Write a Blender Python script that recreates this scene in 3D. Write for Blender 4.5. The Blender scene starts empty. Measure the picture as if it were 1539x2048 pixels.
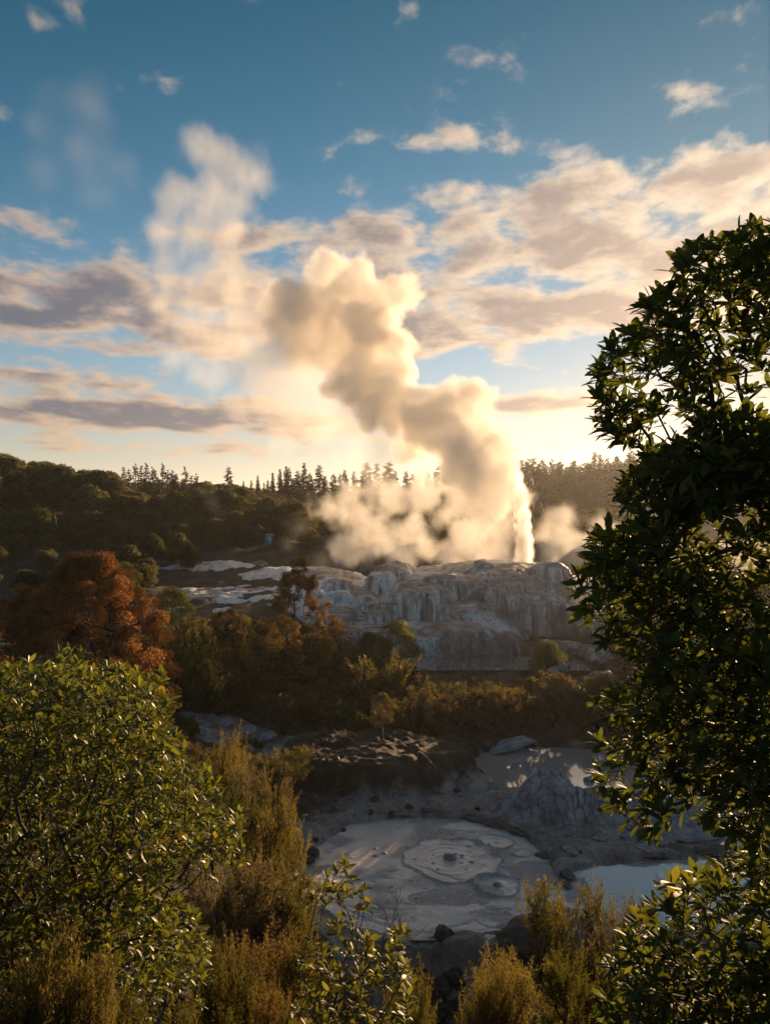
import bpy, math, random
import numpy as np
from mathutils import Vector, Matrix

scene = bpy.context.scene
COL = scene.collection
R = math.radians

# ------------------------------------------------------------------ camera
# level view from a lookout 13 m above the mud pool, looking along +Y
F, CX, HY, CAMZ = 1600.0, 770.0, 1000.0, 13.0
cam_d = bpy.data.cameras.new('camera')
cam = bpy.data.objects.new('camera', cam_d)
COL.objects.link(cam)
cam_d.sensor_fit = 'HORIZONTAL'
cam_d.sensor_width = 36.0
cam_d.lens = 36.0 * F / 1539.0
cam_d.shift_y = (HY - 1024.0) / 1539.0
cam_d.clip_start = 0.05
cam_d.clip_end = 20000
cam.location = (0, 0, CAMZ)
cam.rotation_euler = (R(90), 0, 0)
scene.camera = cam

def P(px, py, d):
    """photo direction (px, py) at ground distance d -> world point"""
    return np.array([(px - CX) / F * d, d, CAMZ - (py - HY) / F * d])

# ------------------------------------------------------------------ sun, sky, exposure
SUN_AZ, SUN_EL = R(28.5), R(8.0)
SUN_DIR = Vector((math.sin(SUN_AZ) * math.cos(SUN_EL), math.cos(SUN_AZ) * math.cos(SUN_EL), math.sin(SUN_EL)))
sl = bpy.data.lights.new('sun', 'SUN')
sl.energy = 4.3
sl.angle = R(0.6)
sl.color = (1.0, 0.65, 0.35)
so = bpy.data.objects.new('sun', sl)
so.rotation_euler = SUN_DIR.to_track_quat('Z', 'Y').to_euler()
so.location = (40, 60, 60)
COL.objects.link(so)

scene.view_settings.view_transform = 'Standard'
scene.view_settings.look = 'None'
scene.view_settings.exposure = 1.42
scene.view_settings.gamma = 1.0
scene.view_settings.use_curve_mapping = False

cy = scene.cycles
cy.use_denoising = True
try:
    cy.denoiser = 'OPENIMAGEDENOISE'
    cy.denoising_input_passes = 'RGB_ALBEDO_NORMAL'
except Exception:
    pass
cy.use_adaptive_sampling = True
cy.adaptive_threshold = 0.02
cy.max_bounces = 10
cy.diffuse_bounces = 3
cy.glossy_bounces = 3
cy.transmission_bounces = 4
cy.transparent_max_bounces = 12
cy.volume_bounces = 9
cy.volume_step_rate = 2.0
cy.volume_max_steps = 256
cy.sample_clamp_indirect = 12.0
cy.caustics_reflective = False
cy.caustics_refractive = False


class G:
    """small helper to write node graphs as expressions"""
    def __init__(self, nt):
        self.nt = nt
    def new(self, t, **kw):
        n = self.nt.nodes.new(t)
        for k, v in kw.items():
            setattr(n, k, v)
        return n
    def put(self, sock, v):
        if isinstance(v, bpy.types.NodeSocket):
            self.nt.links.new(v, sock)
        elif v is not None:
            sock.default_value = v
    def m(self, op, a, b=None, c=None, clamp=False):
        n = self.new('ShaderNodeMath', operation=op, use_clamp=clamp)
        for s, v in zip(n.inputs, (a, b, c)):
            self.put(s, v)
        return n.outputs[0]
    def v(self, op, a, b=None, scale=None):
        n = self.new('ShaderNodeVectorMath', operation=op)
        self.put(n.inputs[0], a)
        if b is not None:
            self.put(n.inputs[1], b)
        if scale is not None:
            self.put(n.inputs['Scale'], scale)
        return n.outputs['Value'] if op in ('DOT_PRODUCT', 'LENGTH', 'DISTANCE') else n.outputs[0]
    def xyz(self, v):
        n = self.new('ShaderNodeSeparateXYZ')
        self.put(n.inputs[0], v)
        return n.outputs
    def vec(self, x, y, z):
        n = self.new('ShaderNodeCombineXYZ')
        for s, v in zip(n.inputs, (x, y, z)):
            self.put(s, v)
        return n.outputs[0]
    def noise(self, v, scale, detail=3.0, rough=0.5, dist=0.0, out=0, lac=2.0):
        n = self.new('ShaderNodeTexNoise')
        self.put(n.inputs['Vector'], v)
        n.inputs['Scale'].default_value = scale
        n.inputs['Detail'].default_value = detail
        n.inputs['Roughness'].default_value = rough
        n.inputs['Lacunarity'].default_value = lac
        n.inputs['Distortion'].default_value = dist
        return n.outputs[out]
    def voronoi(self, v, scale, feature='F1', rand=1.0, out=0):
        n = self.new('ShaderNodeTexVoronoi', feature=feature)
        self.put(n.inputs['Vector'], v)
        n.inputs['Scale'].default_value = scale
        n.inputs['Randomness'].default_value = rand
        return n.outputs[out]
    def sstep(self, x, a, b, lo=0.0, hi=1.0):
        n = self.new('ShaderNodeMapRange', interpolation_type='SMOOTHSTEP')
        self.put(n.inputs[0], x)
        for i, v in enumerate((a, b, lo, hi)):
            self.put(n.inputs[i + 1], v)
        return n.outputs[0]
    def lin(self, x, a, b, lo=0.0, hi=1.0):
        n = self.new('ShaderNodeMapRange')
        self.put(n.inputs[0], x)
        for i, v in enumerate((a, b, lo, hi)):
            self.put(n.inputs[i + 1], v)
        return n.outputs[0]
    def mix(self, f, a, b, blend='MIX'):
        n = self.new('ShaderNodeMix', data_type='RGBA', blend_type=blend)
        self.put(n.inputs[0], f)
        for s, c in ((n.inputs[6], a), (n.inputs[7], b)):
            if isinstance(c, (tuple, list)) and len(c) == 3:
                c = (*c, 1.0)
            self.put(s, c)
        return n.outputs[2]
    def ramp(self, f, stops):
        n = self.new('ShaderNodeValToRGB')
        self.put(n.inputs[0], f)
        cr = n.color_ramp
        while len(cr.elements) < len(stops):
            cr.elements.new(0.5)
        for e, (p, c) in zip(cr.elements, stops):
            e.position = p
            e.color = (*c, 1.0)
        return n.outputs[0]


SKY_K, CLOUD_K = 0.55, 4.9

def build_world():
    w = bpy.data.worlds.new('World')
    scene.world = w
    w.use_nodes = True
    nt = w.node_tree
    nt.nodes.clear()
    g = G(nt)
    out = g.new('ShaderNodeOutputWorld')
    bg = g.new('ShaderNodeBackground')
    nt.links.new(bg.outputs[0], out.inputs[0])
    sky = g.new('ShaderNodeTexSky', sky_type='NISHITA')
    sky.sun_disc = False
    sky.sun_elevation = SUN_EL
    sky.sun_rotation = SUN_AZ
    sky.air_density = 1.0
    sky.dust_density = 0.15
    sky.ozone_density = 3.0
    d = g.v('NORMALIZE', g.new('ShaderNodeTexCoord').outputs['Generated'])
    x, y, z = g.xyz(d)
    az = g.m('ARCTAN2', x, y)
    el = g.m('ARCSINE', z)
    cosun = g.v('DOT_PRODUCT', d, tuple(SUN_DIR))
    ang = g.m('ARCCOSINE', g.m('MINIMUM', cosun, 1.0))
    def ae(px, py):
        a = math.atan((px - CX) / F)
        return a, math.atan((HY - py) / F * math.cos(a))
    # cloud banks: (px, py, rx, ry, weight) as seen in the photograph
    banks = [(1400, 345, 190, 52, 1.15), (1120, 390, 100, 40, .95), (1000, 375, 70, 30, .7), (880, 380, 60, 28, .6), (760, 430, 130, 40, .75), (930, 470, 260, 60, .95),
             (1300, 500, 300, 62, 1.25), (200, 650, 380, 62, 1.35), (640, 600, 300, 66, 1.0),
             (400, 838, 360, 36, 1.45), (60, 795, 260, 48, 1.0), (1090, 808, 170, 24, 1.5), (1000, 640, 330, 42, .85),
             (1250, 615, 260, 50, .85), (130, 560, 200, 30, .7), (1440, 165, 110, 45, .62), (880, 245, 130, 40, .62), (730, 265, 40, 25, .6), (960, 290, 90, 30, .55), (-300, 500, 300, 120, .9),
             (1950, 420, 350, 160, 1.0), (300, 895, 300, 16, .8), (1150, 890, 120, 8, .8), (930, 112, 60, 30, .62), (560, 480, 200, 45, .8), (900, 700, 140, 26, .7)]
    p = g.vec(az, el, 0.0)
    tot = None
    for (px, py, rx, ry, wt) in banks:
        a0, e0 = ae(px, py)
        q = g.v('MULTIPLY', g.v('SUBTRACT', p, (a0, e0, 0)), (F / rx, F / ry, 0))
        b = g.m('MULTIPLY', g.m('EXPONENT', g.m('MULTIPLY', g.v('DOT_PRODUCT', q, q), -0.8)), wt)
        tot = b if tot is None else g.m('ADD', tot, b)
    # away from the view the same broken cloud goes on
    far = g.noise(g.v('MULTIPLY', p, (1.0, 2.6, 1.0)), 1.6, 1.0)
    away = g.sstep(g.m('ABSOLUTE', az), 0.62, 0.9)
    tot = g.m('ADD', g.m('MULTIPLY', tot, g.m('SUBTRACT', 1.0, away)), g.m('MULTIPLY', g.sstep(far, 0.42, 0.62), away))
    # billows, flattened towards the horizon
    ec = g.m('ADD', g.m('MAXIMUM', el, 0.0), 0.12)
    ev = g.m('MULTIPLY', g.m('LOGARITHM', ec, math.e), 0.60)
    ax = g.m('MULTIPLY', az, g.m('MULTIPLY_ADD', g.m('DIVIDE', 1.0, ec), 0.08, 0.75))
    q = g.vec(ax, ev, 0.37)
    tos = g.v('SCALE', g.v('NORMALIZE', g.v('SUBTRACT', (SUN_AZ, SUN_EL - 0.02, 0), p)), scale=0.013)
    def billow(v):
        return g.m('MULTIPLY', g.m('SUBTRACT', g.noise(g.v('MULTIPLY', v, (0.85, 1.2, 1.0)), 14.0, 6.0, 0.55, 0.15), 0.5), 4.4)
    n0, n1 = billow(q), billow(g.v('ADD', q, tos))
    base = g.m('SUBTRACT', tot, 0.53)
    c0, c1 = g.m('ADD', base, n0), g.m('ADD', base, n1)
    cover = g.sstep(c0, -0.08, 0.92)
    # relief towards the low sun and thickness give the cloud its light and shade
    relief = g.m('SUBTRACT', c0, c1)
    lit = g.m('ADD', g.m('MULTIPLY_ADD', relief, 0.75, 0.86), g.m('MULTIPLY', g.sstep(c0, 0.25, 1.6), -0.85))
    lit = g.sstep(lit, 0.0, 1.0)
    near = g.m('EXPONENT', g.m('MULTIPLY', ang, -2.0))
    warm = g.sstep(el, 0.40, 0.02)
    litc = g.mix(near, (0.30, 0.24, 0.21), (1.20, 0.93, 0.64))
    litc = g.mix(warm, litc, g.mix(near, (0.42, 0.28, 0.19), (1.35, 0.95, 0.56)))
    dark = g.mix(g.m('POWER', near, 1.6), (0.085, 0.10, 0.14), (0.80, 0.57, 0.39))
    cloud = g.mix(lit, dark, litc)
    # clear air: deep teal overhead, pale near the horizon
    tint = g.ramp(g.lin(el, 0.0, 0.62), [(0.0, (1.0, 0.93, 1.0)), (0.14, (1.0, 0.90, 0.92)), (0.32, (1.0, 0.96, 0.88)),
                                          (0.62, (0.40, 0.74, 0.70)), (1.0, (0.06, 0.52, 0.50))])
    skyc = g.mix(1.0, sky.outputs[0], tint, 'MULTIPLY')
    grey = g.v('DOT_PRODUCT', skyc, (0.25, 0.55, 0.2))
    skyc = g.mix(g.sstep(el, 0.20, 0.0, 0.0, 0.62), skyc, g.vec(g.m('MULTIPLY', grey, 1.10), grey, g.m('MULTIPLY', grey, 0.84)))
    skyc = g.v('SCALE', skyc, scale=g.m('MULTIPLY', g.m('SUBTRACT', 1.0, g.m('MULTIPLY', g.m('EXPONENT', g.m('MULTIPLY', ang, -5.0)), 0.66)), SKY_K))
    col = g.mix(g.m('MULTIPLY', cover, 0.95), skyc, g.v('SCALE', cloud, scale=CLOUD_K))
    g.put(bg.inputs[0], col)
    bg.inputs[1].default_value = 0.1
    w.cycles.sampling_method = 'MANUAL'
    w.cycles.sample_map_resolution = 512

build_world()
# ------------------------------------------------------------------ helpers
rng = np.random.default_rng(11)

def _hash(ix, iy, iz, seed):
    h = (ix.astype(np.int64) * 374761393 + iy.astype(np.int64) * 668265263 + iz.astype(np.int64) * 2147483647 + seed * 974634777)
    h = (h ^ (h >> 13)) * 1274126177 & 0x7fffffffffff
    h = (h ^ (h >> 16)) * 2246822519 & 0x7fffffffffff
    return ((h ^ (h >> 15)) & 0xffffff) / float(0xffffff)

def vnoise(x, y, z=0.0, seed=0):
    """smooth value noise in 0..1"""
    x, y, z = np.broadcast_arrays(np.asarray(x, float), np.asarray(y, float), np.asarray(z, float))
    ix, iy, iz = np.floor(x), np.floor(y), np.floor(z)
    fx, fy, fz = x - ix, y - iy, z - iz
    s = lambda t: t * t * t * (t * (t * 6 - 15) + 10)
    fx, fy, fz = s(fx), s(fy), s(fz)
    r = 0
    for dx in (0, 1):
        for dy in (0, 1):
            for dz in (0, 1):
                w = (fx if dx else 1 - fx) * (fy if dy else 1 - fy) * (fz if dz else 1 - fz)
                r = r + w * _hash(ix + dx, iy + dy, iz + dz, seed)
    return r

def fbm(x, y, z=0.0, octv=4, seed=0, gain=0.5):
    """fractal noise about -1..1"""
    a, t, s = 1.0, 0.0, 0.0
    x, y, z = np.asarray(x, float), np.asarray(y, float), np.asarray(z, float)
    for o in range(octv):
        t = t + a * (vnoise(x, y, z, seed + o * 17) * 2 - 1)
        s += a
        a *= gain
        x, y, z = x * 2.03 + 3.1, y * 2.03 + 7.7, z * 2.03 + 1.3
    return t / s * 1.6

def smooth(t):
    t = np.clip(t, 0, 1)
    return t * t * (3 - 2 * t)

def make_mesh(name, verts, tris=None, quads=None, mat=None, shade=False, attrs=None):
    me = bpy.data.meshes.new(name)
    verts = np.asarray(verts, np.float32).reshape(-1, 3)
    tris = np.zeros((0, 3), np.int32) if tris is None else np.asarray(tris, np.int32).reshape(-1, 3)
    quads = np.zeros((0, 4), np.int32) if quads is None else np.asarray(quads, np.int32).reshape(-1, 4)
    me.vertices.add(len(verts))
    me.vertices.foreach_set('co', verts.ravel())
    nl = tris.size + quads.size
    me.loops.add(nl)
    me.loops.foreach_set('vertex_index', np.concatenate([tris.ravel(), quads.ravel()]).astype(np.int32))
    nf = len(tris) + len(quads)
    me.polygons.add(nf)
    st = np.concatenate([np.arange(len(tris)) * 3, tris.size + np.arange(len(quads)) * 4]).astype(np.int32)
    me.polygons.foreach_set('loop_start', st)
    if shade:
        me.polygons.foreach_set('use_smooth', np.ones(nf, bool))
    for k, v in (attrs or {}).items():
        at = me.attributes.new(k, 'FLOAT', 'POINT')
        at.data.foreach_set('value', np.asarray(v, np.float32))
    me.update(calc_edges=True)
    me.validate()
    if mat is not None:
        me.materials.append(mat)
    return me

def obj(name, me, parent=None, loc=None, rot=None, scale=None):
    o = bpy.data.objects.new(name, me)
    COL.objects.link(o)
    if parent is not None:
        o.parent = parent
    if loc is not None:
        o.location = tuple(float(v) for v in loc)
    if rot is not None:
        o.rotation_euler = rot
    if scale is not None:
        o.scale = scale if hasattr(scale, '__len__') else (scale,) * 3
    return o

def tag(o, label=None, cat=None, group=None, kind=None):
    if label: o['label'] = label
    if cat: o['category'] = cat
    if group: o['group'] = group
    if kind: o['kind'] = kind
    return o

def thing(name, label, cat, loc=(0, 0, 0), rz=0.0, group=None, scale=1.0):
    return tag(obj(name, None, None, loc, (0, 0, rz), scale), label, cat, group)

def copy_tree(o, parent=None):
    c = o.copy()
    COL.objects.link(c)
    c.parent = parent
    for ch in o.children:
        copy_tree(ch, c)
    return c

def grid_faces(nx, ny):
    i = np.arange(nx - 1)[:, None] * ny + np.arange(ny - 1)[None, :]
    return np.stack([i, i + ny, i + ny + 1, i + 1], -1).reshape(-1, 4)

def new_mat(name):
    m = bpy.data.materials.new(name)
    m.use_nodes = True
    m.node_tree.nodes.clear()
    g = G(m.node_tree)
    return m, g, g.new('ShaderNodeOutputMaterial')

def bump(g, h, strength=0.5, dist=0.02):
    n = g.new('ShaderNodeBump')
    n.inputs['Strength'].default_value = strength
    n.inputs['Distance'].default_value = dist
    g.put(n.inputs['Height'], h)
    return n.outputs[0]

def principled(g, out, color, rough=0.7, spec=0.4, normal=None, coat=None):
    b = g.new('ShaderNodeBsdfPrincipled')
    if isinstance(color, (tuple, list)):
        color = (*color[:3], 1.0)
    g.put(b.inputs['Base Color'], color)
    g.put(b.inputs['Roughness'], rough)
    g.put(b.inputs['Specular IOR Level'], spec)
    if normal is not None:
        g.put(b.inputs['Normal'], normal)
    if out is not None:
        g.nt.links.new(b.outputs[0], out.inputs[0])
    return b
# ------------------------------------------------------------------ ground
def ell(x, y, cx, cy, rx, ry, p=2.0):
    return 1 - (np.abs((x - cx) / rx) ** p + np.abs((y - cy) / ry) ** p) ** (1 / p)

NEAR_Y = [-400, 0, 2, 4, 8, 12, 14, 17, 19, 20.6, 22.0, 22.8, 23.2, 40, 60, 95, 130, 200, 330, 9000]
NEAR_Z = [11.0, 11.3, 11.0, 9.9, 6.8, 4.4, 3.1, 1.25, 0.2, -1.1, -1.35, -0.75, 0.36, 0.40, 1.0, 4.6, 6.0, 7.0, 9.0, 9.0]

def ground_parts(x, y):
    z = np.interp(y, NEAR_Y, NEAR_Z)
    # the near channel is only open in front of the pool
    side = np.clip(np.maximum((0.2 - x) / 2.2, (x - 4.3) / 2.0), 0, 1)
    bank = np.interp(y, [16, 19, 23.5, 27, 31], [1.6, 1.25, 0.85, 0.6, 0.5])
    z = np.where((y > 16) & (y < 27), z + smooth(side) * np.maximum(bank - z, 0), z)
    # left side climbs, towards the far bush
    left = smooth((-2.6 - x) / 9.0)
    z = z + left * np.interp(y, [10, 18, 28, 40, 60, 90], [0.0, 1.5, 1.6, 1.7, 2.5, 1.5])
    z = z + smooth((-1.6 - x) / 3.4) * np.interp(y, [6, 12, 17, 21, 24], [0.0, 1.0, 1.9, 1.3, 0.0])
    z = z + smooth((x - 16) / 12) * np.interp(y, [10, 20, 60, 90], [0, 1.6, 2.4, 0])
    # far hills
    z = z + 7.0 * smooth((y - 95) / 75) * smooth((-x + 5) / 70) * smooth((420 - y) / 200)
    z = z + 2.5 * smooth((y - 170) / 90)
    rough = fbm(x * 0.5, y * 0.5, 0, 5, 3) * 0.16 + fbm(x * 2.2, y * 2.2, 0, 3, 9) * 0.05
    rough = rough + (0.5 - np.abs(fbm(x * 1.3, y * 1.3, 2, 4, 13))) * 0.14 * np.interp(y, [24, 30, 55, 70], [0, 1, 1, 0]) + fbm(x * 5, y * 5, 0, 2, 14) * 0.035
    rough = rough * np.interp(y, [0, 16, 60, 140], [1.0, 1.0, 1.4, 3.0])
    pool = ell(x, y, 1.6, 28.05, 4.3, 4.4, 2.5)
    wat = np.maximum.reduce([ell(x, y, 10.6, 26.2, 5.6, 2.7), ell(x, y, 8.4, 38.6, 4.9, 3.5), ell(x, y, 15.2, 34.0, 4.2, 7.6), ell(x, y, 13.3, 29.6, 3.0, 1.2), ell(x, y, 5.0, 59.6, 8.6, 3.4, 3.0) * 1.2])
    flat = np.clip(np.maximum.reduce([ell(x, y, 1.6, 28, 6.2, 6.3, 2.5) * 3.5, ell(x, y, 9.5, 32, 8.5, 11.5, 2.5) * 3.5]), 0, 1)
    z = z * (1 - flat) + np.minimum(z, 0.24) * flat
    # mound behind the pool, its face undercut and dark
    mw = fbm(x * 0.45, y * 0.45, 0, 3, 21) * 0.16
    mound = smooth((ell(x, y, -0.2, 37.2, 5.0, 3.5, 2.6) + mw * 1.3) / 0.30)
    z = z + mound * 1.15 * (1 - 0.35 * smooth((x - 1.5) / 3.0))
    rim = np.clip(1 - np.abs(pool + 0.085 + mw * 0.12) / 0.10, 0, 1) * smooth((1.5 - x) / 5) * smooth((y - 25) / 3)
    z = z + smooth(rim) * 0.38
    # thin rock lip between the pools
    lip = np.clip(1 - np.abs(pool + 0.06) / 0.075, 0, 1) * smooth((x - 2) / 3.0)
    z = z + lip * 0.10
    ledge = fbm(x * 0.9 + 5, y * 1.2, 0, 4, 31)
    z = z + np.floor(ledge * 3.2) / 3.2 * 0.16 * np.clip(flat * 1.2, 0, 1) * (1 - mound)
    wn = fbm(x * 0.8, y * 0.8, 0, 4, 41) * 0.10
    z = z + rough * (1 - 0.45 * flat)
    dip = np.maximum(smooth((pool + wn * 0.32) / 0.06), smooth((wat + wn) / 0.14))
    z = z - dip * 0.75
    wet = np.clip(np.maximum.reduce([ell(x, y, 1.6, 28, 6.4, 7.6, 2.5) * 3, ell(x, y, 9.5, 32, 8.5, 11.0, 2.5) * 3, ell(x, y, -7.0, 39.8, 5.0, 2.6) * 3]) - mound * 0.55, 0, 1)
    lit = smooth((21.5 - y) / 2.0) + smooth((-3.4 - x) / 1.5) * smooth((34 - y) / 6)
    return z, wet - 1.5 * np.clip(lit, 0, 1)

def ground_z(x, y):
    return float(ground_parts(np.array([float(x)]), np.array([float(y)]))[0][0])

def spaced(stops):
    out = [stops[0][0]]
    for (a, s0), (b, s1) in zip(stops[:-1], stops[1:]):
        n = max(1, int(round((b - a) / ((s0 + s1) / 2))))
        t = np.linspace(0, 1, n + 1)[1:]
        k = s1 / s0
        w = t if abs(k - 1) < 1e-3 else (k ** t - 1) / (k - 1)
        out += list(a + (b - a) * w)
    return np.array(out)

def ground_material():
    m, g, out = new_mat('earth_and_mud')
    pos = g.new('ShaderNodeNewGeometry').outputs['Position']
    wet = g.new('ShaderNodeAttribute', attribute_name='wet').outputs['Fac']
    n1 = g.noise(pos, 0.9, 6, 0.6)
    n2 = g.noise(pos, 7.0, 5, 0.6)
    n3 = g.noise(pos, 0.25, 3, 0.5)
    soil = g.ramp(n1, [(0.25, (0.024, 0.018, 0.013)), (0.5, (0.062, 0.045, 0.032)), (0.75, (0.13, 0.098, 0.075))])
    soil = g.mix(g.sstep(n3, 0.5, 0.65), soil, (0.055, 0.05, 0.028))
    crust = g.ramp(g.m('ADD', g.m('MULTIPLY', n1, 0.6), g.m('MULTIPLY', n2, 0.4)),
                   [(0.32, (0.075, 0.060, 0.053)), (0.44, (0.22, 0.18, 0.16)), (0.54, (0.38, 0.325, 0.295)), (0.70, (0.54, 0.485, 0.45))])
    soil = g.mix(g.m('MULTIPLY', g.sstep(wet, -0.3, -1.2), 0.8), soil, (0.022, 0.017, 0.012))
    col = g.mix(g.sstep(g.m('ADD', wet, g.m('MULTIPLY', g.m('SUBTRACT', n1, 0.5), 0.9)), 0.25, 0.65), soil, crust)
    h = g.m('ADD', g.m('MULTIPLY', n2, 0.6), g.m('MULTIPLY', g.noise(pos, 30, 4, 0.65), 0.4))
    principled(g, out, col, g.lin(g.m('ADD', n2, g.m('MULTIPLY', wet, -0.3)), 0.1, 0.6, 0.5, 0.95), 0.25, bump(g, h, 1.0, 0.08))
    return m
M_ground = ground_material()

gx = spaced([(-1400, 200), (-300, 30), (-60, 2.5), (-22, 0.45), (-9, 0.16), (-4.5, 0.10), (13, 0.10), (18, 0.25), (30, 0.9), (70, 4), (320, 30), (1400, 200)])
gy = spaced([(-300, 60), (-20, 4), (0, 0.6), (17, 0.22), (21, 0.09), (41, 0.09), (48, 0.2), (62, 0.4), (100, 1.6), (240, 6), (700, 60), (2400, 300)])
X, Y = np.meshgrid(gx, gy, indexing='ij')
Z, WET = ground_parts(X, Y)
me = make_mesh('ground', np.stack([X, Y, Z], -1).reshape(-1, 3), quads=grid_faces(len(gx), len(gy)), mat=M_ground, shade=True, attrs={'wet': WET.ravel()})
tag(obj('ground', me), kind='structure')

# ------------------------------------------------------------------ mud pool with bubbling rings
def mud_material():
    m, g, out = new_mat('grey_mud')
    pos = g.new('ShaderNodeNewGeometry').outputs['Position']
    gran = g.new('ShaderNodeAttribute', attribute_name='grain').outputs['Fac']
    n1 = g.noise(pos, 1.2, 5, 0.55)
    n2 = g.noise(pos, 26.0, 4, 0.7)
    col = g.ramp(n1, [(0.3, (0.64, 0.55, 0.515)), (0.7, (0.76, 0.67, 0.63))])
    col = g.mix(g.m('MULTIPLY', gran, 0.45), col, (0.45, 0.385, 0.36))
    spk = g.m('MULTIPLY', gran, g.sstep(n2, 0.40, 0.60))
    col = g.mix(g.m('MULTIPLY', spk, 0.75), col, (0.17, 0.15, 0.145))
    rough = g.m('ADD', g.m('MULTIPLY', gran, 0.28), 0.30)
    principled(g, out, col, rough, 0.55, bump(g, g.m('ADD', g.m('MULTIPLY', g.m('MULTIPLY', n2, gran), 0.8), g.m('MULTIPLY', g.noise(pos, 6, 4, 0.6), 0.3)), 0.55, 0.03))
    return m
M_mud = mud_material()
mx = np.linspace(-3.6, 6.8, 300)
my = np.linspace(23.45, 33.2, 300)
X, Y = np.meshgrid(mx, my, indexing='ij')
wx = X + fbm(X * 0.9, Y * 0.9, 0, 5, 51, 0.6) * 0.26
wy = Y + fbm(X * 0.9, Y * 0.9, 4, 5, 52, 0.6) * 0.26
grain = smooth((fbm(X * 0.55 + 2, Y * 0.8, 0, 5, 54, 0.6) - 0.02) / 0.45)
Z = 0.10 + fbm(X * 1.4, Y * 1.4, 0, 4, 53) * 0.018 + (np.abs(fbm(X * 2.2, Y * 3.0, 0, 4, 58)) - 0.3) * 0.03 * smooth(grain)
rings = [(2.33, 28.72, 1.72, 1.75, 0.040), (3.72, 26.65, 0.80, 0.80, 0.045), (4.15, 30.1, 0.62, 0.62, 0.030), (4.9, 29.2, 0.40, 0.26, 0.018), (3.5, 31.6, 1.6, 0.5, 0.012), (2.4, 26.0, 1.5, 0.55, -0.012)]
for (cx, cy_, rx, ry, h) in rings:
    r = np.sqrt(((wx - cx) / rx) ** 2 + ((wy - cy_) / ry) ** 2)
    edge = np.exp(-((r - 1) / (0.055 / rx ** 0.7)) ** 2)
    Z = Z + edge * h * 1.5 * (0.5 + smooth((fbm(X * 1.7, Y * 1.7, 1, 3, 59) + 0.35) / 0.5)) + np.where(r < 1, h * 0.55, 0) * smooth((1.02 - r) / 0.08)
    Z = Z + np.sin(r * rx * 20) * 0.009 * np.exp(-r * 1.2) * (r < 1.6)
    if h > 0:
        grain = np.where(r < 1.0, grain * (0.25 + 0.75 * smooth((r - 0.72) / 0.28)), np.maximum(grain, np.exp(-((r - 1.18) / 0.22) ** 2) * 0.8 * smooth((fbm(X * 1.3, Y * 1.3, 2, 3, 57) + 0.45) / 0.6)))
    else:
        grain = np.maximum(grain, smooth((1.1 - r) / 0.3))
    grain = np.maximum(grain, edge * 0.95)
for (cx, cy_, a, b, w) in [(-0.2, 26.2, 1.6, 1.0, 0.03), (0.9, 25.9, 2.3, 1.9, 0.03), (3.4, 25.4, 1.0, 1.3, 0.02), (1.8, 24.6, 2.6, 0.7, 0.02)]:
    r = np.sqrt(((wx - cx) / a) ** 2 + ((wy - cy_) / b) ** 2)
    Z = Z - np.exp(-((r - 1) / 0.035) ** 2) * w * smooth((fbm(X, Y, 0, 2, 61) + 0.4) / 0.4)
rc = np.random.default_rng(8)
for i in range(46):                                   # clods lying in the mud
    a, r = rc.uniform(0, 6.28), rc.uniform(0.25, 3.6)
    cx, cy_, s = 2.2 + math.cos(a) * r, 28.3 + math.sin(a) * r, rc.uniform(0.025, 0.085)
    d = np.sqrt((X - cx) ** 2 * rc.uniform(.5, 1.2) + (Y - cy_) ** 2)
    Z = Z + np.clip(1 - d / s, 0, 1) ** 0.6 * s * 0.7
    grain = np.maximum(grain, (d < s * 1.1) * 0.9)
me = make_mesh('mud_pool', np.stack([X, Y, Z], -1).reshape(-1, 3), quads=grid_faces(300, 300), mat=M_mud, shade=True, attrs={'grain': grain.ravel()})
tag(obj('mud_pool', me), kind='structure')

def bubble(loc, r, label):
    n, k = 14, 28
    t = np.linspace(0.0, math.pi * 0.5, n)
    prof = np.stack([np.sin(t), np.cos(t) * 0.86], -1)
    prof = np.vstack([prof, [[1.12, -0.04], [1.35, -0.10], [1.5, -0.2]]])
    th = np.linspace(0, 2 * math.pi, k, endpoint=False)
    v = np.stack([prof[:, None, 0] * np.cos(th), prof[:, None, 0] * np.sin(th), np.repeat(prof[:, 1:], k, 1)], -1).reshape(-1, 3) * r
    v *= (1 + fbm(v[:, 0] * 6, v[:, 1] * 6, v[:, 2] * 6, 2, 5) * 0.05)[:, None]
    q = [(i * k + j, (i + 1) * k + j, (i + 1) * k + (j + 1) % k, i * k + (j + 1) % k) for i in range(len(prof) - 1) for j in range(k)]
    o = obj('mud_bubble', make_mesh('mud_bubble', v, quads=q, mat=M_wetmud, shade=True), None, loc)
    tag(o, label, 'bubble')
m, g, out = new_mat('wet_mud_skin')
pos = g.new('ShaderNodeNewGeometry').outputs['Position']
principled(g, out, g.ramp(g.noise(pos, 14, 3), [(0.35, (0.22, 0.20, 0.20)), (0.7, (0.34, 0.31, 0.305))]), 0.22, 0.6, bump(g, g.noise(pos, 20, 3), 0.2, 0.01))
M_wetmud = m
bubble((2.33, 28.72, 0.115), 0.25, 'large round mud bubble swelling in the middle of the widest ring')
bubble((3.74, 26.70, 0.125), 0.15, 'small mud bubble bursting in the smaller side ring of the mud pool')

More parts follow.
